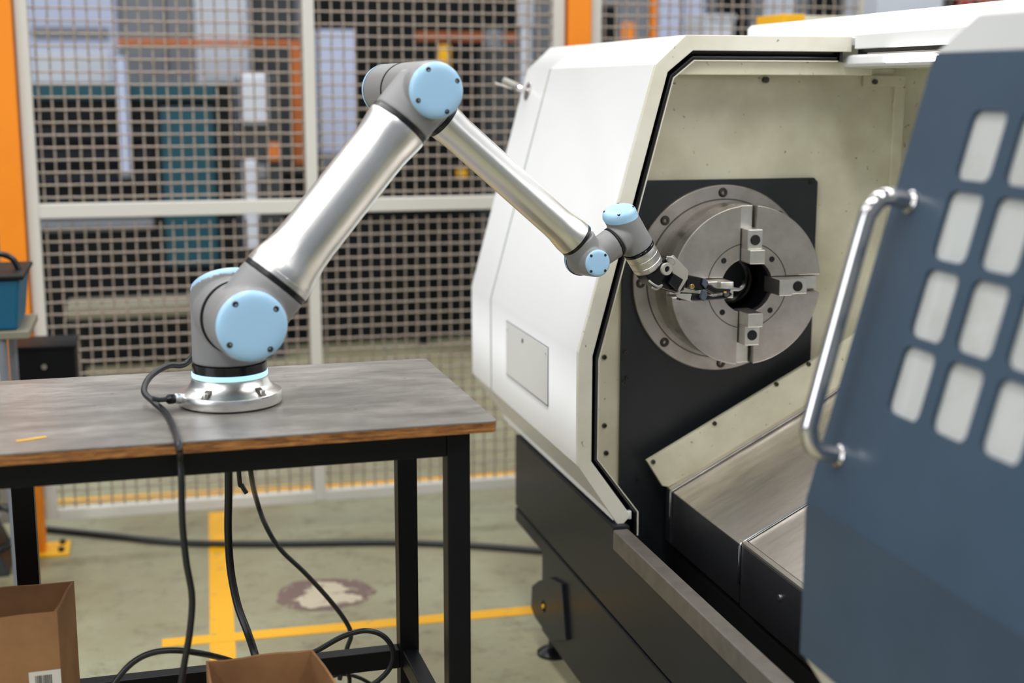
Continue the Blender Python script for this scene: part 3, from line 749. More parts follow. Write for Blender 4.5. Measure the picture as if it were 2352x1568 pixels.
cable('hanging_cable', 'thick black cable hanging behind the table apron down into the low carton', [V((at(526, 1000, 1, cy).x, cy, .929)), at(525, 1120, 1, cy), at(524, 1220, 1, cy), at(530, 1310, 1, cy), at(546, 1390, 1, cy - .02), at(568, 1450, 1, cy - .05), at(586, 1505, 1, cy - .09), at(596, 1560, 1, cy - .11)], .0076, M['cable'])
cy = 3.0
cable('grey_cable', 'dark grey cable hanging under the table and curving down to the right', [V((at(562, 1000, 1, 2.84).x, 2.84, .929)), at(575, 1075, 1, 2.87), at(590, 1150, 1, cy), at(612, 1210, 1, cy), at(645, 1262, 1, cy), at(700, 1315, 1, cy), at(755, 1375, 1, cy), at(793, 1425, 1, cy), at(806, 1458, 1, cy), at(796, 1492, 1, cy), at(780, 1560, 1, cy)], .0056, M['cable_grey'])
cable('thin_cable', 'short blurred cable end hanging behind the table, left of the grey cable', [V((at(548, 1090, 1, 2.86).x, 2.86, .929)), at(549, 1090, 1, 2.86), at(556, 1115, 1, 2.86), at(566, 1132, 1, 2.86)], .005, M['cable_grey'])
zf = .30; cy = 2.56
cable('coiled_cable', 'black cable looping over the back stretcher beside the low carton', [at(640, 1560, 1, 2.68), at(700, 1510, 1, 2.68), at(735, 1490, 1, 2.68), at(790, 1460, 1, 2.68), at(840, 1448, 1, 2.68), at(880, 1460, 1, 2.68), at(902, 1492, 1, 2.68), at(897, 1530, 1, 2.68), at(872, 1560, 1, 2.68), at(840, 1580, 1, 2.68)], .0056, M['cable'])
cable('curled_cable', 'thin black cable curled under the stretcher near the rear right leg', [at(775, 1525, 1, 2.95), at(795, 1540, 1, 2.95), at(803, 1560, 1, 2.95), at(800, 1590, 1, 2.95)], .005, M['cable'])
cable('curled_cable', 'thin black cable crossing the floor gap below the back stretcher', [at(750, 1556, 1, 3.0), at(790, 1548, 1, 3.0), at(825, 1556, 1, 3.0), at(860, 1575, 1, 3.0)], .0045, M['cable'])
cable('looped_cable', 'black cable arching between the two cartons under the table', [at(235, 1620, 1, 2.45), at(262, 1570, 1, 2.45), at(300, 1525, 1, 2.45), at(345, 1500, 1, 2.45), at(400, 1493, 1, 2.45), at(460, 1500, 1, 2.47), at(520, 1514, 1, 2.55), at(560, 1530, 1, 2.6)], .0058, M['cable'])
cable('floor_cable', 'thick black cable lying across the floor from the left post to the lathe', [at(60, 1208, 2, .012), at(115, 1215, 2, .012), at(250, 1229, 2, .012), at(420, 1246, 2, .012), at(640, 1248, 2, .012), at(900, 1245, 2, .012), at(1080, 1252, 2, .012), at(1240, 1264, 2, .012), at(1330, 1272, 2, .012)], .0105, M['cable'])

# ------------------------------------------------------------------ cartons
def carton(name, label, P00, P10, P11, P01, zt, th=.004, lift=0.0, tilt=None):
    """open-topped carton from four plan corners (front-left, front-right, back-right, back-left)"""
    c = (V(P00) + V(P11)) / 2; c.z = 0
    t = empty(name, label, 'box', c)
    P = [V((p[0], p[1], 0)) - c for p in (P00, P10, P11, P01)]
    cen = sum(P, V((0, 0, 0))) / 4
    In = [p + (cen - p).normalized() * th * 1.5 for p in P]
    for i in range(4):
        j = (i + 1) % 4
        n_ = MB()
        K = 6; v = []; f = []
        for s in range(K + 1):
            u = s / K
            a = P[i].lerp(P[j], u); b = In[i].lerp(In[j], u)
            zz = zt + math.sin(u * 9 + i * 2) * .0018
            v += [V((a.x, a.y, 0)), V((a.x, a.y, zz)), V((b.x, b.y, zz - .001)), V((b.x, b.y, 0))]
        for s in range(K):
            k = s * 4; f += [(k, k + 4, k + 5, k + 1), (k + 1, k + 5, k + 6, k + 2), (k + 2, k + 6, k + 7, k + 3), (k + 3, k + 7, k + 4, k)]
        f += [(0, 1, 2, 3), (K * 4 + 3, K * 4 + 2, K * 4 + 1, K * 4)]
        n_.add(v, f).build('side_wall', M['card'], t)
    MB().prism([V((p.x, p.y, .002)) for p in In], (0, 0, .004)).build('bottom', M['card'], t)
    return t, c
zt1 = .60
b_r, f_r, f_l = at(170, 1332, 2, zt1), at(131, 1404, 2, zt1), at(0, 1418, 2, zt1)
dfl = (f_l - f_r).normalized()
f_l2 = f_r + dfl * .34; b_l2 = b_r + dfl * .34
bt, bc = carton('carton', 'tall open cardboard carton with a barcode label at the lower left', f_l2, f_r, b_r, b_l2, zt1)
la, lb = at(78, 1548, 1, (f_r.y + f_l.y) / 2), at(137, 1535, 1, f_r.y)
nrm = V((-dfl.y, dfl.x, 0)); nrm = -nrm if nrm.y > 0 else nrm
p0 = f_r + nrm * .0006 - bc; ex = dfl
def lab(x0, x1, z0, z1, mat, name, off=0.0):
    a = p0 + ex * x0; b = p0 + ex * x1
    q = [V((a.x, a.y, z0)) + nrm * off, V((b.x, b.y, z0)) + nrm * off, V((b.x, b.y, z1)) + nrm * off, V((a.x, a.y, z1)) + nrm * off]
    return MB().prism(q, nrm * .0005).build(name, mat, bt)
zl = at(131, 1536, 1, f_r.y).z
lb_ = lab(.0, .055, zl - .07, zl, M['label_white'], 'barcode_label'); tag(lb_, 'white barcode label')
bars = MB(); x = .016; random.seed(5)
a = p0
while x < .044:
    w_ = random.choice((.0006, .0010, .0016)); A1 = p0 + ex * x; B1 = p0 + ex * (x + w_)
    bars.prism([V((A1.x, A1.y, zl - .05)) + nrm * .0006, V((B1.x, B1.y, zl - .05)) + nrm * .0006, V((B1.x, B1.y, zl - .008)) + nrm * .0006, V((A1.x, A1.y, zl - .008)) + nrm * .0006], nrm * .0003)
    x += w_ + random.choice((.0008, .0012))
bars.build('barcode', M['ink'], bt)
fc = bpy.data.curves.new('label_text', 'FONT'); fc.body = 'b17'; fc.size = .014; fc.extrude = .0002
fo = bpy.data.objects.new('label_text', fc); COL.objects.link(fo); fo.parent = bt; fc.materials.append(M['ink'])
pp_ = p0 + ex * .002 + nrm * .0008; fo.location = (pp_.x, pp_.y, zl - .048)
xax, yax = V((0, 0, 1)), ex * 1.0
zax = xax.cross(yax)
if zax.dot(nrm) < 0: yax = -yax; zax = -zax; fo.location = (p0 + ex * .0125 + nrm * .0008)[:2] + (zl - .048,)
fo.rotation_euler = Matrix((xax, yax, zax)).transposed().to_euler()
bpy.context.view_layer.update()
tm = bpy.data.meshes.new_from_object(fo.evaluated_get(bpy.context.evaluated_depsgraph_get()))
fm = bpy.data.objects.new('label_print', tm); COL.objects.link(fm); fm.parent = bt; fm.location = fo.location; fm.rotation_euler = fo.rotation_euler
bpy.data.objects.remove(fo)

zt2 = .50
b_l, b_r, f_r = at(473, 1518, 2, zt2), at(718, 1489, 2, zt2), at(770, 1562, 2, zt2)
dk = (f_r - b_r).normalized(); f_r2 = b_r + dk * .26; f_l2 = b_l + dk * .26
f_l2 = b_l + (at(486, 1600, 2, zt2) - b_l).normalized() * .26
c2, cc = carton('carton', 'low open cardboard carton at the bottom centre with the black cable hanging into it', f_l2, f_r2, b_r, b_l, zt2)

# ------------------------------------------------------------------ lathe
YF = 2.86
la_ = empty('lathe', 'large white and slate turning machine with open hood, steel chuck and blue sliding door', 'machine', (.976, 3.0, 0))
LO = V((.976, 3.0, 0))
def LB(mb, name, mat, parent=None, **kw):
    for i in range(len(mb.v)): mb.v[i] = mb.v[i] - LO
    o = mb.build(name, mat, parent or la_, **kw)
    return o
XB = .976
# base front panels (with the step cut away at the far end)
def ypoly(x, pts_): return [V((x, y, z)) for y, z in pts_]
TF = 3.716
LB(MB().prism(ypoly(XB, [(TF, .337), (TF, .548), (2.838, .548), (2.838, .534), (1.0, .534), (1.0, .337)]), (.04, 0, 0)), 'base_upper_panel', M['slate'], bevel=.004)
LB(MB().prism(ypoly(XB, [(TF, .290), (TF, .331), (1.0, .331), (1.0, .065), (3.43, .065), (3.43, .290)]), (.04, 0, 0)), 'base_lower_panel', M['slate'], bevel=.004)
LB(MB().prism([(XB + .03, 3.70, .30), (XB + .03, 3.70, .53), (2.0, 3.70, .53), (2.0, 3.70, .30)], (0, -.03, 0)), 'base_end_panel', M['slate'])
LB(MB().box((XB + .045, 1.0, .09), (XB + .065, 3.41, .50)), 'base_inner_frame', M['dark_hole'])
# foot bracket
XF = XB - .010
bk = [at(*p, 0, XF) for p in ((1221, 1345), (1236, 1333), (1262, 1326), (1290, 1340), (1300, 1470), (1266, 1472), (1228, 1418), (1219, 1395))]
fb = LB(MB().prism(bk, (.04, 0, 0)), 'foot_bracket', M['slate'], bevel=.003)
hb = at(1249, 1392, 0, XF)
LB(MB().revolve([(0, 0), (.014, 0), (.015, -.002), (.017, 0)], hb, X_, 24), 'bracket_hole', M['dark_hole'], smooth=True)
LB(MB().cyl(hb - X_ * .004, hb + X_ * .002, .006, n=12), 'yellow_plug', M['yellow'], smooth=True)
LB(MB().revolve([(0, 0), (.045, 0), (.045, .008), (.030, .018), (.014, .024), (.012, .09), (0, .09)], (1.006, 3.415, 0), Z_, 32), 'levelling_foot', M['rubber'], smooth=True, angle=40)
for yy_ in (2.35, 1.3):
    LB(MB().revolve([(0, 0), (.045, 0), (.045, .008), (.030, .018), (.014, .024), (.012, .09), (0, .09)], (1.006, yy_, 0), Z_, 32), 'levelling_foot', M['rubber'], smooth=True, angle=40)
# coping rail on the base
LB(MB().prism([(XB - .002, 2.835, .497), (XB - .002, 2.835, .541), (XB + .001, 2.835, .543), (XB + .033, 2.835, .543), (XB + .033, 2.835, .53), (XB + .003, 2.835, .50)], (0, -1.8, 0)), 'coping_rail', M['rail_top'], bevel=.0015)
# hood profile
PX = [(1.1324, 1.6396), (1.0637, 1.5765), (.8955, .9500), (.8965, .6910), (.9990, .5450)]
PI_ = [(1.1494, 1.6065), (1.0921, 1.5605), (.9284, .9405), (.9284, .6989), (1.0249, .5645)]
def hood_shell(y0, y1, th, name, mat, roof_x):
    prof = [(roof_x, PX[0][1])] + PX
    inn = [(roof_x, PX[0][1] - th), (PX[0][0] + th * .5, PX[0][1] - th), (PX[1][0] + th * .9, PX[1][1] - th * .4), (PX[2][0] + th, PX[2][1]), (PX[3][0] + th, PX[3][1] + th * .3), (PX[4][0] + th * .8, PX[4][1] + th * .6)]
    poly = [V((x, y0, z)) for x, z in prof] + [V((x, y0, z)) for x, z in reversed(inn)]
    mb = MB(); n = len(prof); a = [V((x, y0, z)) for x, z in prof]; b = [V((x, y0, z)) for x, z in inn]
    d_ = V((0, y1 - y0, 0))
    for i in range(n - 1):
        mb.hexa([a[i], a[i + 1], b[i + 1], b[i], a[i] + d_, a[i + 1] + d_, b[i + 1] + d_, b[i] + d_])
    o = LB(mb, name, mat)
    weld(o)
    m = o.modifiers.new('bevel', 'BEVEL'); m.width = .0035; m.segments = 2; m.limit_method = 'ANGLE'; m.angle_limit = math.radians(12); m.harden_normals = True
    for p in o.data.polygons: p.use_smooth = True
    o.data.set_sharp_from_angle(angle=math.radians(70))
    return o
hood_shell(YF + .012, 3.677, .02, 'hood_shell', M['cream'], 2.0)
hood_shell(3.687, 3.92, .02, 'hood_end_section', M['cream'], 2.0)
hs = MB().prism([(x, 3.65, z) for x, z in [(2.0, 1.6296), (1.13, 1.6296), (1.0737, 1.5725), (.9055, .9500), (.9065, .6950), (1.005, .550), (2.0, .55)]], (0, .24, 0))
LB(hs, 'hood_end_core', M['clip_grey'])
# front frame of the hood opening
o_ = [(1.5290, 1.6396)] + PX[:4] + [(.9990, .5375)]
i_ = [(1.5290, 1.6062)] + PI_
mb = MB()
for k in range(5):
    a0, a1, b0, b1 = o_[k], o_[k + 1], i_[k], i_[k + 1]
    mb.hexa([V((a0[0], YF, a0[1])), V((a1[0], YF, a1[1])), V((b1[0], YF, b1[1])), V((b0[0], YF, b0[1])),
             V((a0[0], YF + .012, a0[1])), V((a1[0], YF + .012, a1[1])), V((b1[0], YF + .03, b1[1])), V((b0[0], YF + .03, b0[1]))])
of = weld(LB(mb, 'opening_frame', M['cream_dirty'], bevel=.0015)); of.modifiers[0].angle_limit = math.radians(60)
# black gasket, then the thin cream lip inside it
g_i = [(1.503, 1.5842), (1.1581, 1.5843), (1.1115, 1.5469), (.9484, .9280), (.9484, .6995), (1.0475, .5685), (1.0480, .5120)]
g_o = [(1.503, 1.6062), (1.1494, 1.6065), (1.0921, 1.5605), (.9284, .9405), (.9284, .6989), (1.0249, .5645), (1.0249, .5120)]
def band(o2, i2, y0, y1, name, mat, lip=0.0, bev=.0):
    mb = MB()
    for k in range(len(o2) - 1):
        a0, a1, b0, b1 = o2[k], o2[k + 1], i2[k], i2[k + 1]
        mb.hexa([V((a0[0], y0, a0[1])), V((a1[0], y0, a1[1])), V((b1[0], y0 + lip, b1[1])), V((b0[0], y0 + lip, b0[1])),
                 V((a0[0], y1, a0[1])), V((a1[0], y1, a1[1])), V((b1[0], y1, b1[1])), V((b0[0], y1, b0[1]))])
    return weld(LB(mb, name, mat, bevel=bev))
def mid(a, b, t): return [(p[0] * (1 - t) + q[0] * t, p[1] * (1 - t) + q[1] * t) for p, q in zip(a, b)]
band(g_o, mid(g_o, g_i, .5), YF + .020, YF + .05, 'door_gasket', M['rubber'], .004)
band(mid(g_o, g_i, .5), mid(g_o, g_i, .88), YF + .010, YF + .05, 'gasket_bead', M['rubber'], .004, .003)
band(mid(g_o, g_i, .88), g_i, YF + .012, YF + .16, 'inner_lip', M['cream_dirty'], 0)
LB(MB().box((1.503, YF + .005, 1.585), (1.510, YF + .05, 1.612)), 'gasket_end', M['rubber'])
LB(MB().prism([(1.020, YF + .02, .53), (1.052, YF + .02, .50), (1.052, YF + .02, .47), (1.0, YF + .02, .50)], (0, .05, 0)), 'gasket_foot', M['rubber'])
# lower flange of the hood and the service hatch
LB(MB().prism([(.985, 2.87, .553), (.985, 2.87, .572), (1.03, 2.87, .572), (1.03, 2.87, .553)], (0, 1.02, 0)), 'lower_flange', M['cream'], bevel=.001)
LB(MB().prism(ypoly(.8935, [(3.499, .774), (3.499, .9150), (3.101, .9165), (3.101, .777)]), (.004, 0, 0)), 'service_hatch', M['cream'], bevel=.0008)
LB(MB().prism(ypoly(.8944, [(3.502, .7715), (3.502, .9180), (3.098, .9190), (3.098, .7740)]), (.003, 0, 0)), 'hatch_gap', M['bg_grey'])
LB(MB().cyl((.8925, 3.33, .893), (.894, 3.33, .893), .006, n=16), 'hatch_lock', M['dark_hole'], smooth=True)
for (y_, z_) in ((3.485, .895), (3.115, .90)):
    LB(MB().cyl((.8925, y_, z_), (.894, y_, z_), .003, n=12), 'rivet', M['clip_grey'], smooth=True)
# seam strip between the hood sections
sb_ = MB()
for k in range(4):
    (xa, za), (xb_, zb) = PX[k], PX[k + 1]
    sb_.hexa([(xa + .0012, 3.670, za - .0012), (xb_ + .0012, 3.670, zb), (xb_ + .016, 3.670, zb), (xa + .016, 3.670, za - .016), (xa + .0012, 3.694, za - .0012), (xb_ + .0012, 3.694, zb), (xb_ + .016, 3.694, zb), (xa + .016, 3.694, za - .016)])
LB(sb_, 'panel_seam', M['seam'])
# latch on the left face of the hood
sl = V((1.0637 - .8955, 0, 1.5765 - .95)).normalized(); hn = V((-sl.z, 0, sl.x))
Lp = atn(1213, 209, hn, V((.8955, 0, .95)))
lt = LB(MB().revolve([(0, 0), (.026, 0), (.027, .002), (.022, .005), (.012, .006), (0, .006)], Lp, hn, 36), 'latch_rosette', M['stainless'], smooth=True, angle=40)
LB(MB().cyl(Lp, Lp + hn * .045, .009, n=20, rnd=.001), 'latch_barrel', M['stainless'], smooth=True)
LB(MB().cyl(Lp + hn * .03 + V((0, .004, .004)), Lp + hn * .075 + V((0, .004, .012)), .010, .008, n=20, rnd=.002), 'latch_knob', M['clip_grey'], smooth=True)
LB(MB().cyl(Lp + hn * .05 - V((0, 0, .006)), Lp + hn * .10 - V((0, 0, .004)), .0022, n=10), 'latch_key', M['steel'], smooth=True)

# headstock wall and plate
YW = 3.012
LB(MB().prism([(1.724, YW, 1.60), (1.17, YW, 1.60), (1.095, YW, 1.555), (.930, YW, .95), (.930, YW, .70), (1.03, YW, .56), (1.03, YW, .30), (1.724, YW, .30)], (0, .02, 0)), 'headstock_wall', M['beige_in'])
LB(MB().box((1.724, YW + .05, .50), (2.1, YW + .07, 1.64)), 'rear_inner_wall', M['beige_in'])
LB(MB().box((1.724, YW - .008, .9), (1.752, YW + .05, 1.545)), 'wall_flange', M['beige_in'], bevel=.002)
LB(MB().box((1.640, YW - .010, 1.530), (1.752, YW - .001, 1.556)), 'wall_flange', M['beige_in'], bevel=.002)
LB(MB().cyl((1.668, YW - .016, 1.541), (1.668, YW - .01, 1.541), .006, n=16), 'nozzle', M['bolt'], smooth=True)
LB(MB().cyl((1.39, YW - .012, 1.545), (1.39, YW - .0, 1.545), .007, n=16), 'nozzle', M['bolt'], smooth=True)
LB(MB().box((1.10, YF + .16, 1.572), (2.0, YW, 1.600)), 'inner_ceiling', M['beige_in'])
LB(MB().box((1.12, YF + .03, 1.555), (1.60, YF + .06, 1.585)), 'door_track', M['beige_in'], bevel=.002)
ptop = 1.317
pl_poly = [V((1.045, YW, .30)), V((1.045, YW, ptop - .01)), V((1.055, YW, ptop)), V((1.522, YW, ptop)), V((1.532, YW, ptop - .01)), V((1.532, YW, .60)), V((1.532, YW, .30))]
LB(MB().prism(pl_poly, (0, -.010, 0)), 'headstock_plate', M['black_plate'], bevel=.001)
YP = YW - .010
def bolt(p, r, n, parent=None, mat=None, name='bolt', h=.004):
    n = V(n)
    return LB(MB().revolve([(0, h * .3), (r * .45, h * .3), (r * .5, h), (r * .9, h), (r, h * .7), (r, -.002)], p, n, 20), name, mat or M['bolt'], parent, smooth=True, angle=35)
for (px, py) in ((1862, 417), (1436, 809), (1440, 868), (1466, 1100), (1432, 878)):
    bolt(at(px, py, 1, YP), .005, (0, -1, 0))
for (px, py) in ((1388, 820), (1388, 977), (1392, 1040)):
    bolt(at(px, py, 1, YW), .006, (0, -1, 0))
# drain flange under the plate
# chuck
CC = at(1716, 656, 1, 2.88); YC = 2.88
ch = empty('chuck'); ch.parent = la_; ch.location = V((CC.x, YC, CC.z)) - LO
def CBl(mb, name, mat, **kw):
    return mb.build(name, mat, ch, **kw)
Rc, Rb, sw = .1835, .0625, .0200
mb = MB()
for q in range(4):
    a0 = math.pi / 2 * q
    oa0 = math.asin(sw / Rc); ia0 = math.asin(sw / Rb); pts_ = []
    for i in range(25):
        a = a0 + oa0 + (math.pi / 2 - 2 * oa0) * i / 24; pts_.append(V((Rc * math.cos(a), 0, Rc * math.sin(a))))
    for i in range(13):
        a = a0 + math.pi / 2 - ia0 - (math.pi / 2 - 2 * ia0) * i / 12; pts_.append(V((Rb * math.cos(a), 0, Rb * math.sin(a))))
    mb.prism(pts_, (0, .040, 0))
CBl(mb, 'chuck_face', M['steel_face'], bevel=.002)
CBl(MB().revolve([(Rb + .0008, .036), (Rc - .0005, .036), (Rc - .0005, .118), (Rb, .118)], (0, 0, 0), Y_, 96, True), 'chuck_body', M['shaded_body_steel'], smooth=True, angle=30)
CBl(MB().revolve([(.0965, -.0004), (.0975, -.0006), (.0985, -.0004)], (0, 0, 0), Y_, 96), 'face_groove', M['bolt'], smooth=True)
for i in range(4):
    a = math.radians(45 + 90 * i); p = V((.0835 * math.cos(a), 0, .0835 * math.sin(a)))
    CBl(MB().revolve([(0, .0), (.0055, 0), (.0062, -.0008), (.0068, 0)], p + V((0, -.0002, 0)), Y_, 20), 'tapped_hole', M['dark_hole'], smooth=True, angle=30)
# spindle bore
CBl(MB().revolve([(Rb - .001, .02), (Rb - .001, .118), (.050, .122), (.050, .30), (0, .30)], (0, 0, 0), Y_, 64), 'spindle_bore', M['black_gloss'], smooth=True, angle=30)
CBl(MB().revolve([(.050, .10), (.054, .096), (.058, .10), (.058, .12)], (0, 0, 0), Y_, 64), 'bore_ring', M['bolt'], smooth=True, angle=50)
CBl(MB().cyl((-.035, .10, .012), (-.035, .095, .012), .006, n=12), 'bore_stud', M['brass'], smooth=True)
# jaws
for i in range(4):
    a = math.radians(90 * i); er = V((math.cos(a), 0, math.sin(a))); et = V((-math.sin(a), 0, math.cos(a)))
    j = empty('jaw'); j.parent = ch; j['label'] = 'stepped steel jaw'
    def blk(r0, r1, w, y0, y1, mat=M['steel']):
        return MB().hexa([er * r0 - et * w + Y_ * y0, er * r1 - et * w + Y_ * y0, er * r1 + et * w + Y_ * y0, er * r0 + et * w + Y_ * y0,
                          er * r0 - et * w + Y_ * y1, er * r1 - et * w + Y_ * y1, er * r1 + et * w + Y_ * y1, er * r0 + et * w + Y_ * y1])
    mb = MB()
    for (r0, r1, w, y0, y1) in ((.056, .0875, .0182, -.052, .030), (.0875, .132, .0178, -.036, .030)):
        b_ = blk(r0, r1, w, y0, y1); mb.add(b_.v, b_.f)
    o = mb.build('jaw_block', M['jaw'], ch, bevel=.0015)
    bpy.data.objects.remove(j)
    o.name = 'jaw'; tag(o, 'stepped steel jaw')
    CBl(blk(.060, .1815, .0150, .017, .038), 'jaw_guide', M['jaw'], bevel=.001)
    c = er * .1085 - Y_ * .0364
    CBl(MB().revolve([(0, .002), (.0105, .002), (.0112, 0), (.0118, .0006)], c, -Y_, 28), 'jaw_hole', M['dark_hole'], smooth=True, angle=30)
# mounting ring behind the chuck
YR = YP
RC_ = at(1658, 640, 1, 2.99)
mr = LB(MB().revolve([(.150, 0), (.150, -.012), (.2180, -.012), (.2200, -.010), (.2200, 0)], (RC_.x, YR, RC_.z), Y_, 120, True), 'mounting_ring', M['steel_face'], smooth=True, angle=30)
LB(MB().revolve([(.186, 0), (.186, -.0135), (.1885, -.0135), (.1885, 0)], (RC_.x, YR, RC_.z), Y_, 96, True), 'ring_groove', M['bolt'], smooth=True, angle=30)
for i in range(8):
    a = math.radians(45 * i + 1)
    p = V((RC_.x + .2025 * math.cos(a), YR - .012, RC_.z + .2025 * math.sin(a)))
    LB(MB().revolve([(0, -.001), (.004, -.001), (.0045, .004), (.0085, .004), (.0095, .003), (.0095, 0), (.0115, .0002), (.0115, -.002)], p, (0, -1, 0), 24), 'socket_bolt', M['bolt'], smooth=True, angle=35)
CBl(MB().revolve([(.1505, .110), (.172, .116), (.172, .122), (.1505, .122)], (0, 0, 0), Y_, 96, True), 'back_plate', M['steel'], smooth=True, angle=30)

# wiper plate above the way covers
YV = 2.95
wp_poly = [at(1486, 1058, 1, YV), at(1870, 826, 1, YV), at(2000, 748, 1, YV), at(2030, 840, 1, YV), at(1880, 924, 1, YV), at(1536, 1118, 1, YV), at(1522, 1116, 1, YV)]
LB(MB().prism(wp_poly, (0, .012, 0)), 'wiper_plate', M['beige_in'], bevel=.001)
for (px, py) in ((1500, 1060), (1641, 972), (1783, 882), (1857, 836)):
    bolt(at(px, py, 1, YV), .0055, (0, -1, 0))
LB(MB().prism([at(1536, 1118, 1, YV), at(2030, 838, 1, YV), at(2034, 852, 1, YV), at(1545, 1128, 1, YV)], (0, .02, 0)), 'wiper_lip', M['bolt'])
# telescopic way covers: sloping steel skins with dark vertical sides
XV, ZV = 1.153, .592; sv = (.778 - .592) / (1.51 - 1.153)
def waycover(y0, y1, lift, xo, name):
    x0 = XV - xo; z0 = ZV + lift - xo * .0; x1 = 1.80; z1 = z0 + (x1 - x0) * sv
    top = [V((x0, y0, z0)), V((x1, y0, z1)), V((x1, y1, z1)), V((x0, y1, z0))]
    t_ = V((0, 0, -.004))
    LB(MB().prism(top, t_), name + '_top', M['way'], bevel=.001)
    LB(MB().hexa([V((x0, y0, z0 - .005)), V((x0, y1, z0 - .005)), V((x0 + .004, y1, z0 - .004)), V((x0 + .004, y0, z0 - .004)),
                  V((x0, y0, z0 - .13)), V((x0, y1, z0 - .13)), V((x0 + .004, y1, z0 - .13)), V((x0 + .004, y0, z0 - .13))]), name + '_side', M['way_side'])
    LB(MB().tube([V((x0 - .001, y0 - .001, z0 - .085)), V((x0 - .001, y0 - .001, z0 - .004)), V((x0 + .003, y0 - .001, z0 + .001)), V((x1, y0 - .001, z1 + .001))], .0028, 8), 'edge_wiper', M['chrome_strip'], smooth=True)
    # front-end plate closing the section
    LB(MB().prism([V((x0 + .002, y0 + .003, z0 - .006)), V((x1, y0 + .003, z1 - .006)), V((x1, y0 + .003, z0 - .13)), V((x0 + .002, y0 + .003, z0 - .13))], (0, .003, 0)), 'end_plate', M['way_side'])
waycover(2.930, 2.960, .004, .004, 'cover_lip')
waycover(2.541, 2.955, 0, 0, 'way_cover')
x2 = -.001
z0 = ZV + .005
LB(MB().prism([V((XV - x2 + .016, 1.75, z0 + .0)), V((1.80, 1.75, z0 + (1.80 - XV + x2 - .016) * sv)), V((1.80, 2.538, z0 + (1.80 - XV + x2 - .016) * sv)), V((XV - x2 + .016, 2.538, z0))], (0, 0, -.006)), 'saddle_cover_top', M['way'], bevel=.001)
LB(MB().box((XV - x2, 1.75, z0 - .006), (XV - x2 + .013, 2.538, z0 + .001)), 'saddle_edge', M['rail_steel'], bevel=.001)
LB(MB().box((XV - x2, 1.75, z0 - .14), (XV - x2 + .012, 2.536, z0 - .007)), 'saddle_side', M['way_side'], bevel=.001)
LB(MB().cyl((XV - x2 - .003, 2.35, z0 - .052), (XV - x2, 2.35, z0 - .052), .006, n=16), 'rivet', M['steel'], smooth=True)
# trough below the ways
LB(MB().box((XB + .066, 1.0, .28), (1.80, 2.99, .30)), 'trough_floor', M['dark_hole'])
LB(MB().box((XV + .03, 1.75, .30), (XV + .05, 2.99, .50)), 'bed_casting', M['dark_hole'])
LB(MB().prism([(1.075, 2.35, .3005), (1.10, 2.20, .3005), (1.13, 2.22, .3005), (1.12, 2.38, .3005)], (0, 0, .012)), 'swarf_patch', M['brass'], bevel=.004)

# beam and roof covers above the opening
LB(MB().prism([(1.530, 2.850, 1.612), (1.530, 2.850, 1.6425), (1.565, 2.850, 1.690), (2.05, 2.850, 1.700), (2.05, 2.850, 1.612)], (0, -1.75, 0)), 'roof_beam', M['cream'], bevel=.002)
LB(MB().prism([(1.560, 3.50, 1.640), (1.560, 3.50, 1.680), (1.570, 3.50, 1.690), (2.05, 3.50, 1.700), (2.05, 3.50, 1.64)], (0, -.645, 0)), 'roof_cover', M['cream'], bevel=.004)
LB(MB().box((1.545, 1.10, 1.600), (1.60, 2.86, 1.612)), 'slide_gap', M['rubber'])
LB(MB().box((1.535, 1.10, 1.594), (1.60, 2.80, 1.603)), 'slide_rail', M['steel_face'], bevel=.001)
LB(MB().prism([(1.530, 2.905, 1.573), (1.524, 2.905, 1.580), (1.526, 2.905, 1.596), (1.534, 2.905, 1.600), (1.60, 2.905, 1.600), (1.60, 2.905, 1.570)], (0, -1.80, 0)), 'lamp_housing', M['cream'], bevel=.002)
LB(MB().prism([(1.5255, 2.70, 1.5785), (1.5195, 2.70, 1.5855), (1.5225, 2.70, 1.5935), (1.532, 2.70, 1.590), (1.532, 2.70, 1.580)], (0, -1.1, 0)), 'lamp_tube', M['lamp'], bevel=.002)

# sliding door
YD = 1.755
dr_ = empty('sliding_door'); dr_.parent = la_
def DB(mb, name, mat, **kw): return LB(mb, name, mat, dr_, **kw)
DX = [(1.1310, 1.6290), (1.0665, 1.5760), (.8970, .9400), (.8975, .7040), (.9500, .6300), (.9700, .6300)]
YE = .55                                             # the door runs on towards the viewer, out of the frame
th = .028
DB(MB().prism([(DX[0][0], YD, DX[0][1]), (DX[1][0], YD, DX[1][1]), (DX[1][0] + th, YD, DX[1][1] - .006), (DX[0][0] + .01, YD, DX[0][1] - .03), (1.45, YD, DX[0][1] - .03), (1.45, YD, DX[0][1])], (0, YE - YD, 0)), 'door_cap', M['door_cap'], bevel=.004)
DB(MB().prism([(DX[2][0], YD, DX[2][1]), (DX[3][0], YD, DX[3][1]), (DX[3][0] + th, YD, DX[3][1]), (DX[2][0] + th, YD, DX[2][1])], (0, YE - YD, 0)), 'lower_skin', M['door_blue'], bevel=.001)
DB(MB().prism([(DX[3][0] + .004, YD, DX[3][1]), (.935, YD, .652), (.965, YD, .60), (.99, YD, .60), (DX[3][0] + .03, YD, DX[3][1])], (0, YE - YD, 0)), 'bottom_bevel', M['cream_dirty'], bevel=.002)
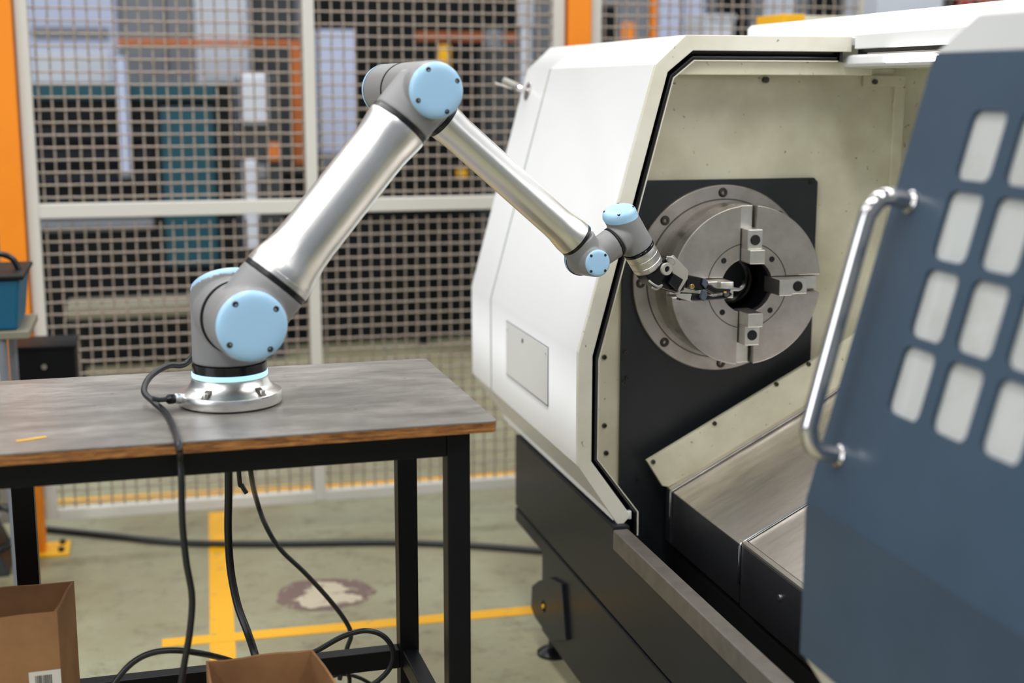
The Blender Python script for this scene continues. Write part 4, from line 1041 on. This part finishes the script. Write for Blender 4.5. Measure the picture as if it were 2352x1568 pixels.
# slanted skin with rounded window openings
sd = V((DX[1][0] - DX[2][0], 0, DX[1][1] - DX[2][1])); SL = sd.length; sd.normalize(); dn = V((-sd.z, 0, sd.x))
O2 = V((DX[2][0], 0, DX[2][1]))
def dp_(y, s, o=0.0): return O2 + V((0, y, 0)) + sd * s + dn * o
wy, py_, ws = .0780, .1085, .0925
cols = [1.620 - .108 * i for i in range(7)]         # upper (far) edge of each opening
rows = [.161 + .1075 * i - .0 for i in range(4)]; rows = [.1675, .2735, .3795, .4870]
yb = [YD] + [c + (.108 - wy) / 2 for c in cols] ; yb.append(cols[-1] - wy - .017); yb.append(YE)
sb = [0.0] + [r - (.1065 - ws) / 2 for r in rows] + [rows[-1] + ws + .008, SL]
def roundrect(y0, y1, s0, s1, r, n=6):
    o = []
    for cy_, cs_, a0 in ((y1 - r, s1 - r, 0), (y0 + r, s1 - r, 90), (y0 + r, s0 + r, 180), (y1 - r, s0 + r, 270)):
        for k in range(n + 1):
            a = math.radians(a0 + 90 * k / n); o.append((cy_ + r * math.cos(a), cs_ + r * math.sin(a)))
    return o
skin = MB(); panes = []
for i in range(len(yb) - 1):
    for j in range(len(sb) - 1):
        Y1, Y0 = yb[i], yb[i + 1]; S0, S1 = sb[j], sb[j + 1]
        hole = 1 <= i <= len(cols) and 1 <= j <= 4
        if i == 0 or not hole:
            for o in (0, -th):
                skin.add([dp_(Y0, S0, o), dp_(Y1, S0, o), dp_(Y1, S1, o), dp_(Y0, S1, o)], [(0, 1, 2, 3)])
            continue
        h1 = cols[i - 1]; h0 = h1 - wy; r0 = rows[j - 1]; r1 = r0 + ws
        rr = roundrect(h0, h1, r0, r1, .014)
        n = len(rr); cyy, css = (h0 + h1) / 2, (r0 + r1) / 2
        outer = []
        for k, (y, s) in enumerate(rr):
            # project to the cell rectangle; the mid point of each corner arc goes to the cell corner
            q = k // 7; kk = k % 7; cyr = [Y1, Y0, Y0, Y1][q]; csr = [S1, S1, S0, S0][q]
            if kk == 3: outer.append((cyr, csr))
            elif (kk < 3) == (q in (0, 2)): outer.append((cyr, s))
            else: outer.append((y, csr))
        for o in (0, -th):
            v = [dp_(y, s, o) for y, s in outer] + [dp_(y, s, o) for y, s in rr]
            skin.add(v, [(k, (k + 1) % n, n + (k + 1) % n, n + k) for k in range(n)])
        v = [dp_(y, s, 0) for y, s in rr] + [dp_(y, s, -th) for y, s in rr]
        skin.add(v, [(k, (k + 1) % n, n + (k + 1) % n, n + k) for k in range(n)])
        panes.append((h0, h1, r0, r1))
for y in (YD, YE):
    skin.add([dp_(y, 0, 0), dp_(y, SL, 0), dp_(y, SL, -th), dp_(y, 0, -th)], [(0, 1, 2, 3)])
DB(skin, 'window_skin', M['door_blue'])
for (h0, h1, r0, r1) in panes:
    pr_ = [dp_(y, s, -.020) for y, s in roundrect(h0 - .003, h1 + .003, r0 - .003, r1 + .003, .014, 3)]
    # keep the pane inside the thickness of the skin
    DB(MB().prism([dp_(y, s, -.0065) for y, s in roundrect(h0 + .0002, h1 - .0002, r0 + .0002, r1 - .0002, .014, 3)], dn * -.005), 'window_pane', M['pane'])
DB(MB().prism([dp_(YE, sb[1] - .02, -th - .002), dp_(YD - .05, sb[1] - .02, -th - .002), dp_(YD - .05, sb[-2] + .02, -th - .002), dp_(YE, sb[-2] + .02, -th - .002)], dn * -.004), 'window_backing', M['white'])
# handle
H1, H2 = dp_(1.706, .448), dp_(1.700, .082)
ho = dn * .056
yy2 = V((0, .006, 0))
hp = [H1, H1 + dn * .028 + yy2 * .15, H1 + dn * .044 - sd * .006 + yy2 * .5, H1 + dn * .053 - sd * .025 + yy2 * .9, H1 + ho - sd * .055 + yy2, H2 + ho + sd * .055 + yy2, H2 + dn * .053 + sd * .025 + yy2 * .9, H2 + dn * .044 + sd * .006 + yy2 * .5, H2 + dn * .028 + yy2 * .15, H2]
DB(MB().tube(spline(hp, 8), .0125, 28), 'handle', M['stainless'], smooth=True)
for hh in (H1, H2):
    DB(MB().revolve([(0, 0), (.0165, 0), (.0165, .003), (.0125, .006), (0, .006)], hh, dn, 28), 'handle_collar', M['stainless'], smooth=True, angle=40)

# yellow and beige lid showing above the roof edge, standing on a dark stool behind the lathe
yc_ = at(1797, 58, 1, 4.15); yd_ = at(1990, 58, 1, 4.15); ym = at(1848, 58, 1, 4.15); zt_y = at(1797, 32, 1, 4.15).z
yb2 = empty('cabinet', 'slim beige cabinet with a yellow left end showing over the lathe roof', 'cabinet', ((yc_.x + yd_.x) / 2, 4.25, 0))
xm = ym.x - yb2.location.x; xw = yd_.x - yb2.location.x
MB().box((-xw, -.1, zt_y - .06), (xm, .1, zt_y)).build('yellow_end', M['yellow'], yb2, bevel=.002)
MB().box((xm, -.1, zt_y - .06), (xw, .1, zt_y - .004)).build('beige_top', M['beige_in'], yb2, bevel=.002)
MB().box((-xw + .01, -.09, 0), (xw - .01, .09, zt_y - .06)).build('body', M['bg_dark2'], yb2, bevel=.002)

# dark machine foot and hoses at the lower left edge
fu = empty('floor_unit', 'dark cast machine foot with a black hose at the left edge, behind the table leg', 'machine', at(8, 1325, 2, 0))
q_ = fu.location.copy()
MB().hexa([(-.25, 0, 0), (.02, 0, 0), (.02, .25, 0), (-.25, .25, 0), (-.25, .02, .16), (-.035, .02, .16), (-.035, .22, .16), (-.25, .22, .16)]).build('cast_foot', M['bg_dark2'], fu, bevel=.006)
MB().box((-.25, .03, .16), (-.045, .2, .34)).build('housing', M['bg_dark'], fu, bevel=.006)
MB().tube(spline([(-.05, .1, .20), (.02, .08, .20), (.045, .06, .15), (.03, .04, .10), (-.02, .02, .08)]), .012).build('hose', M['rubber'], fu, True)
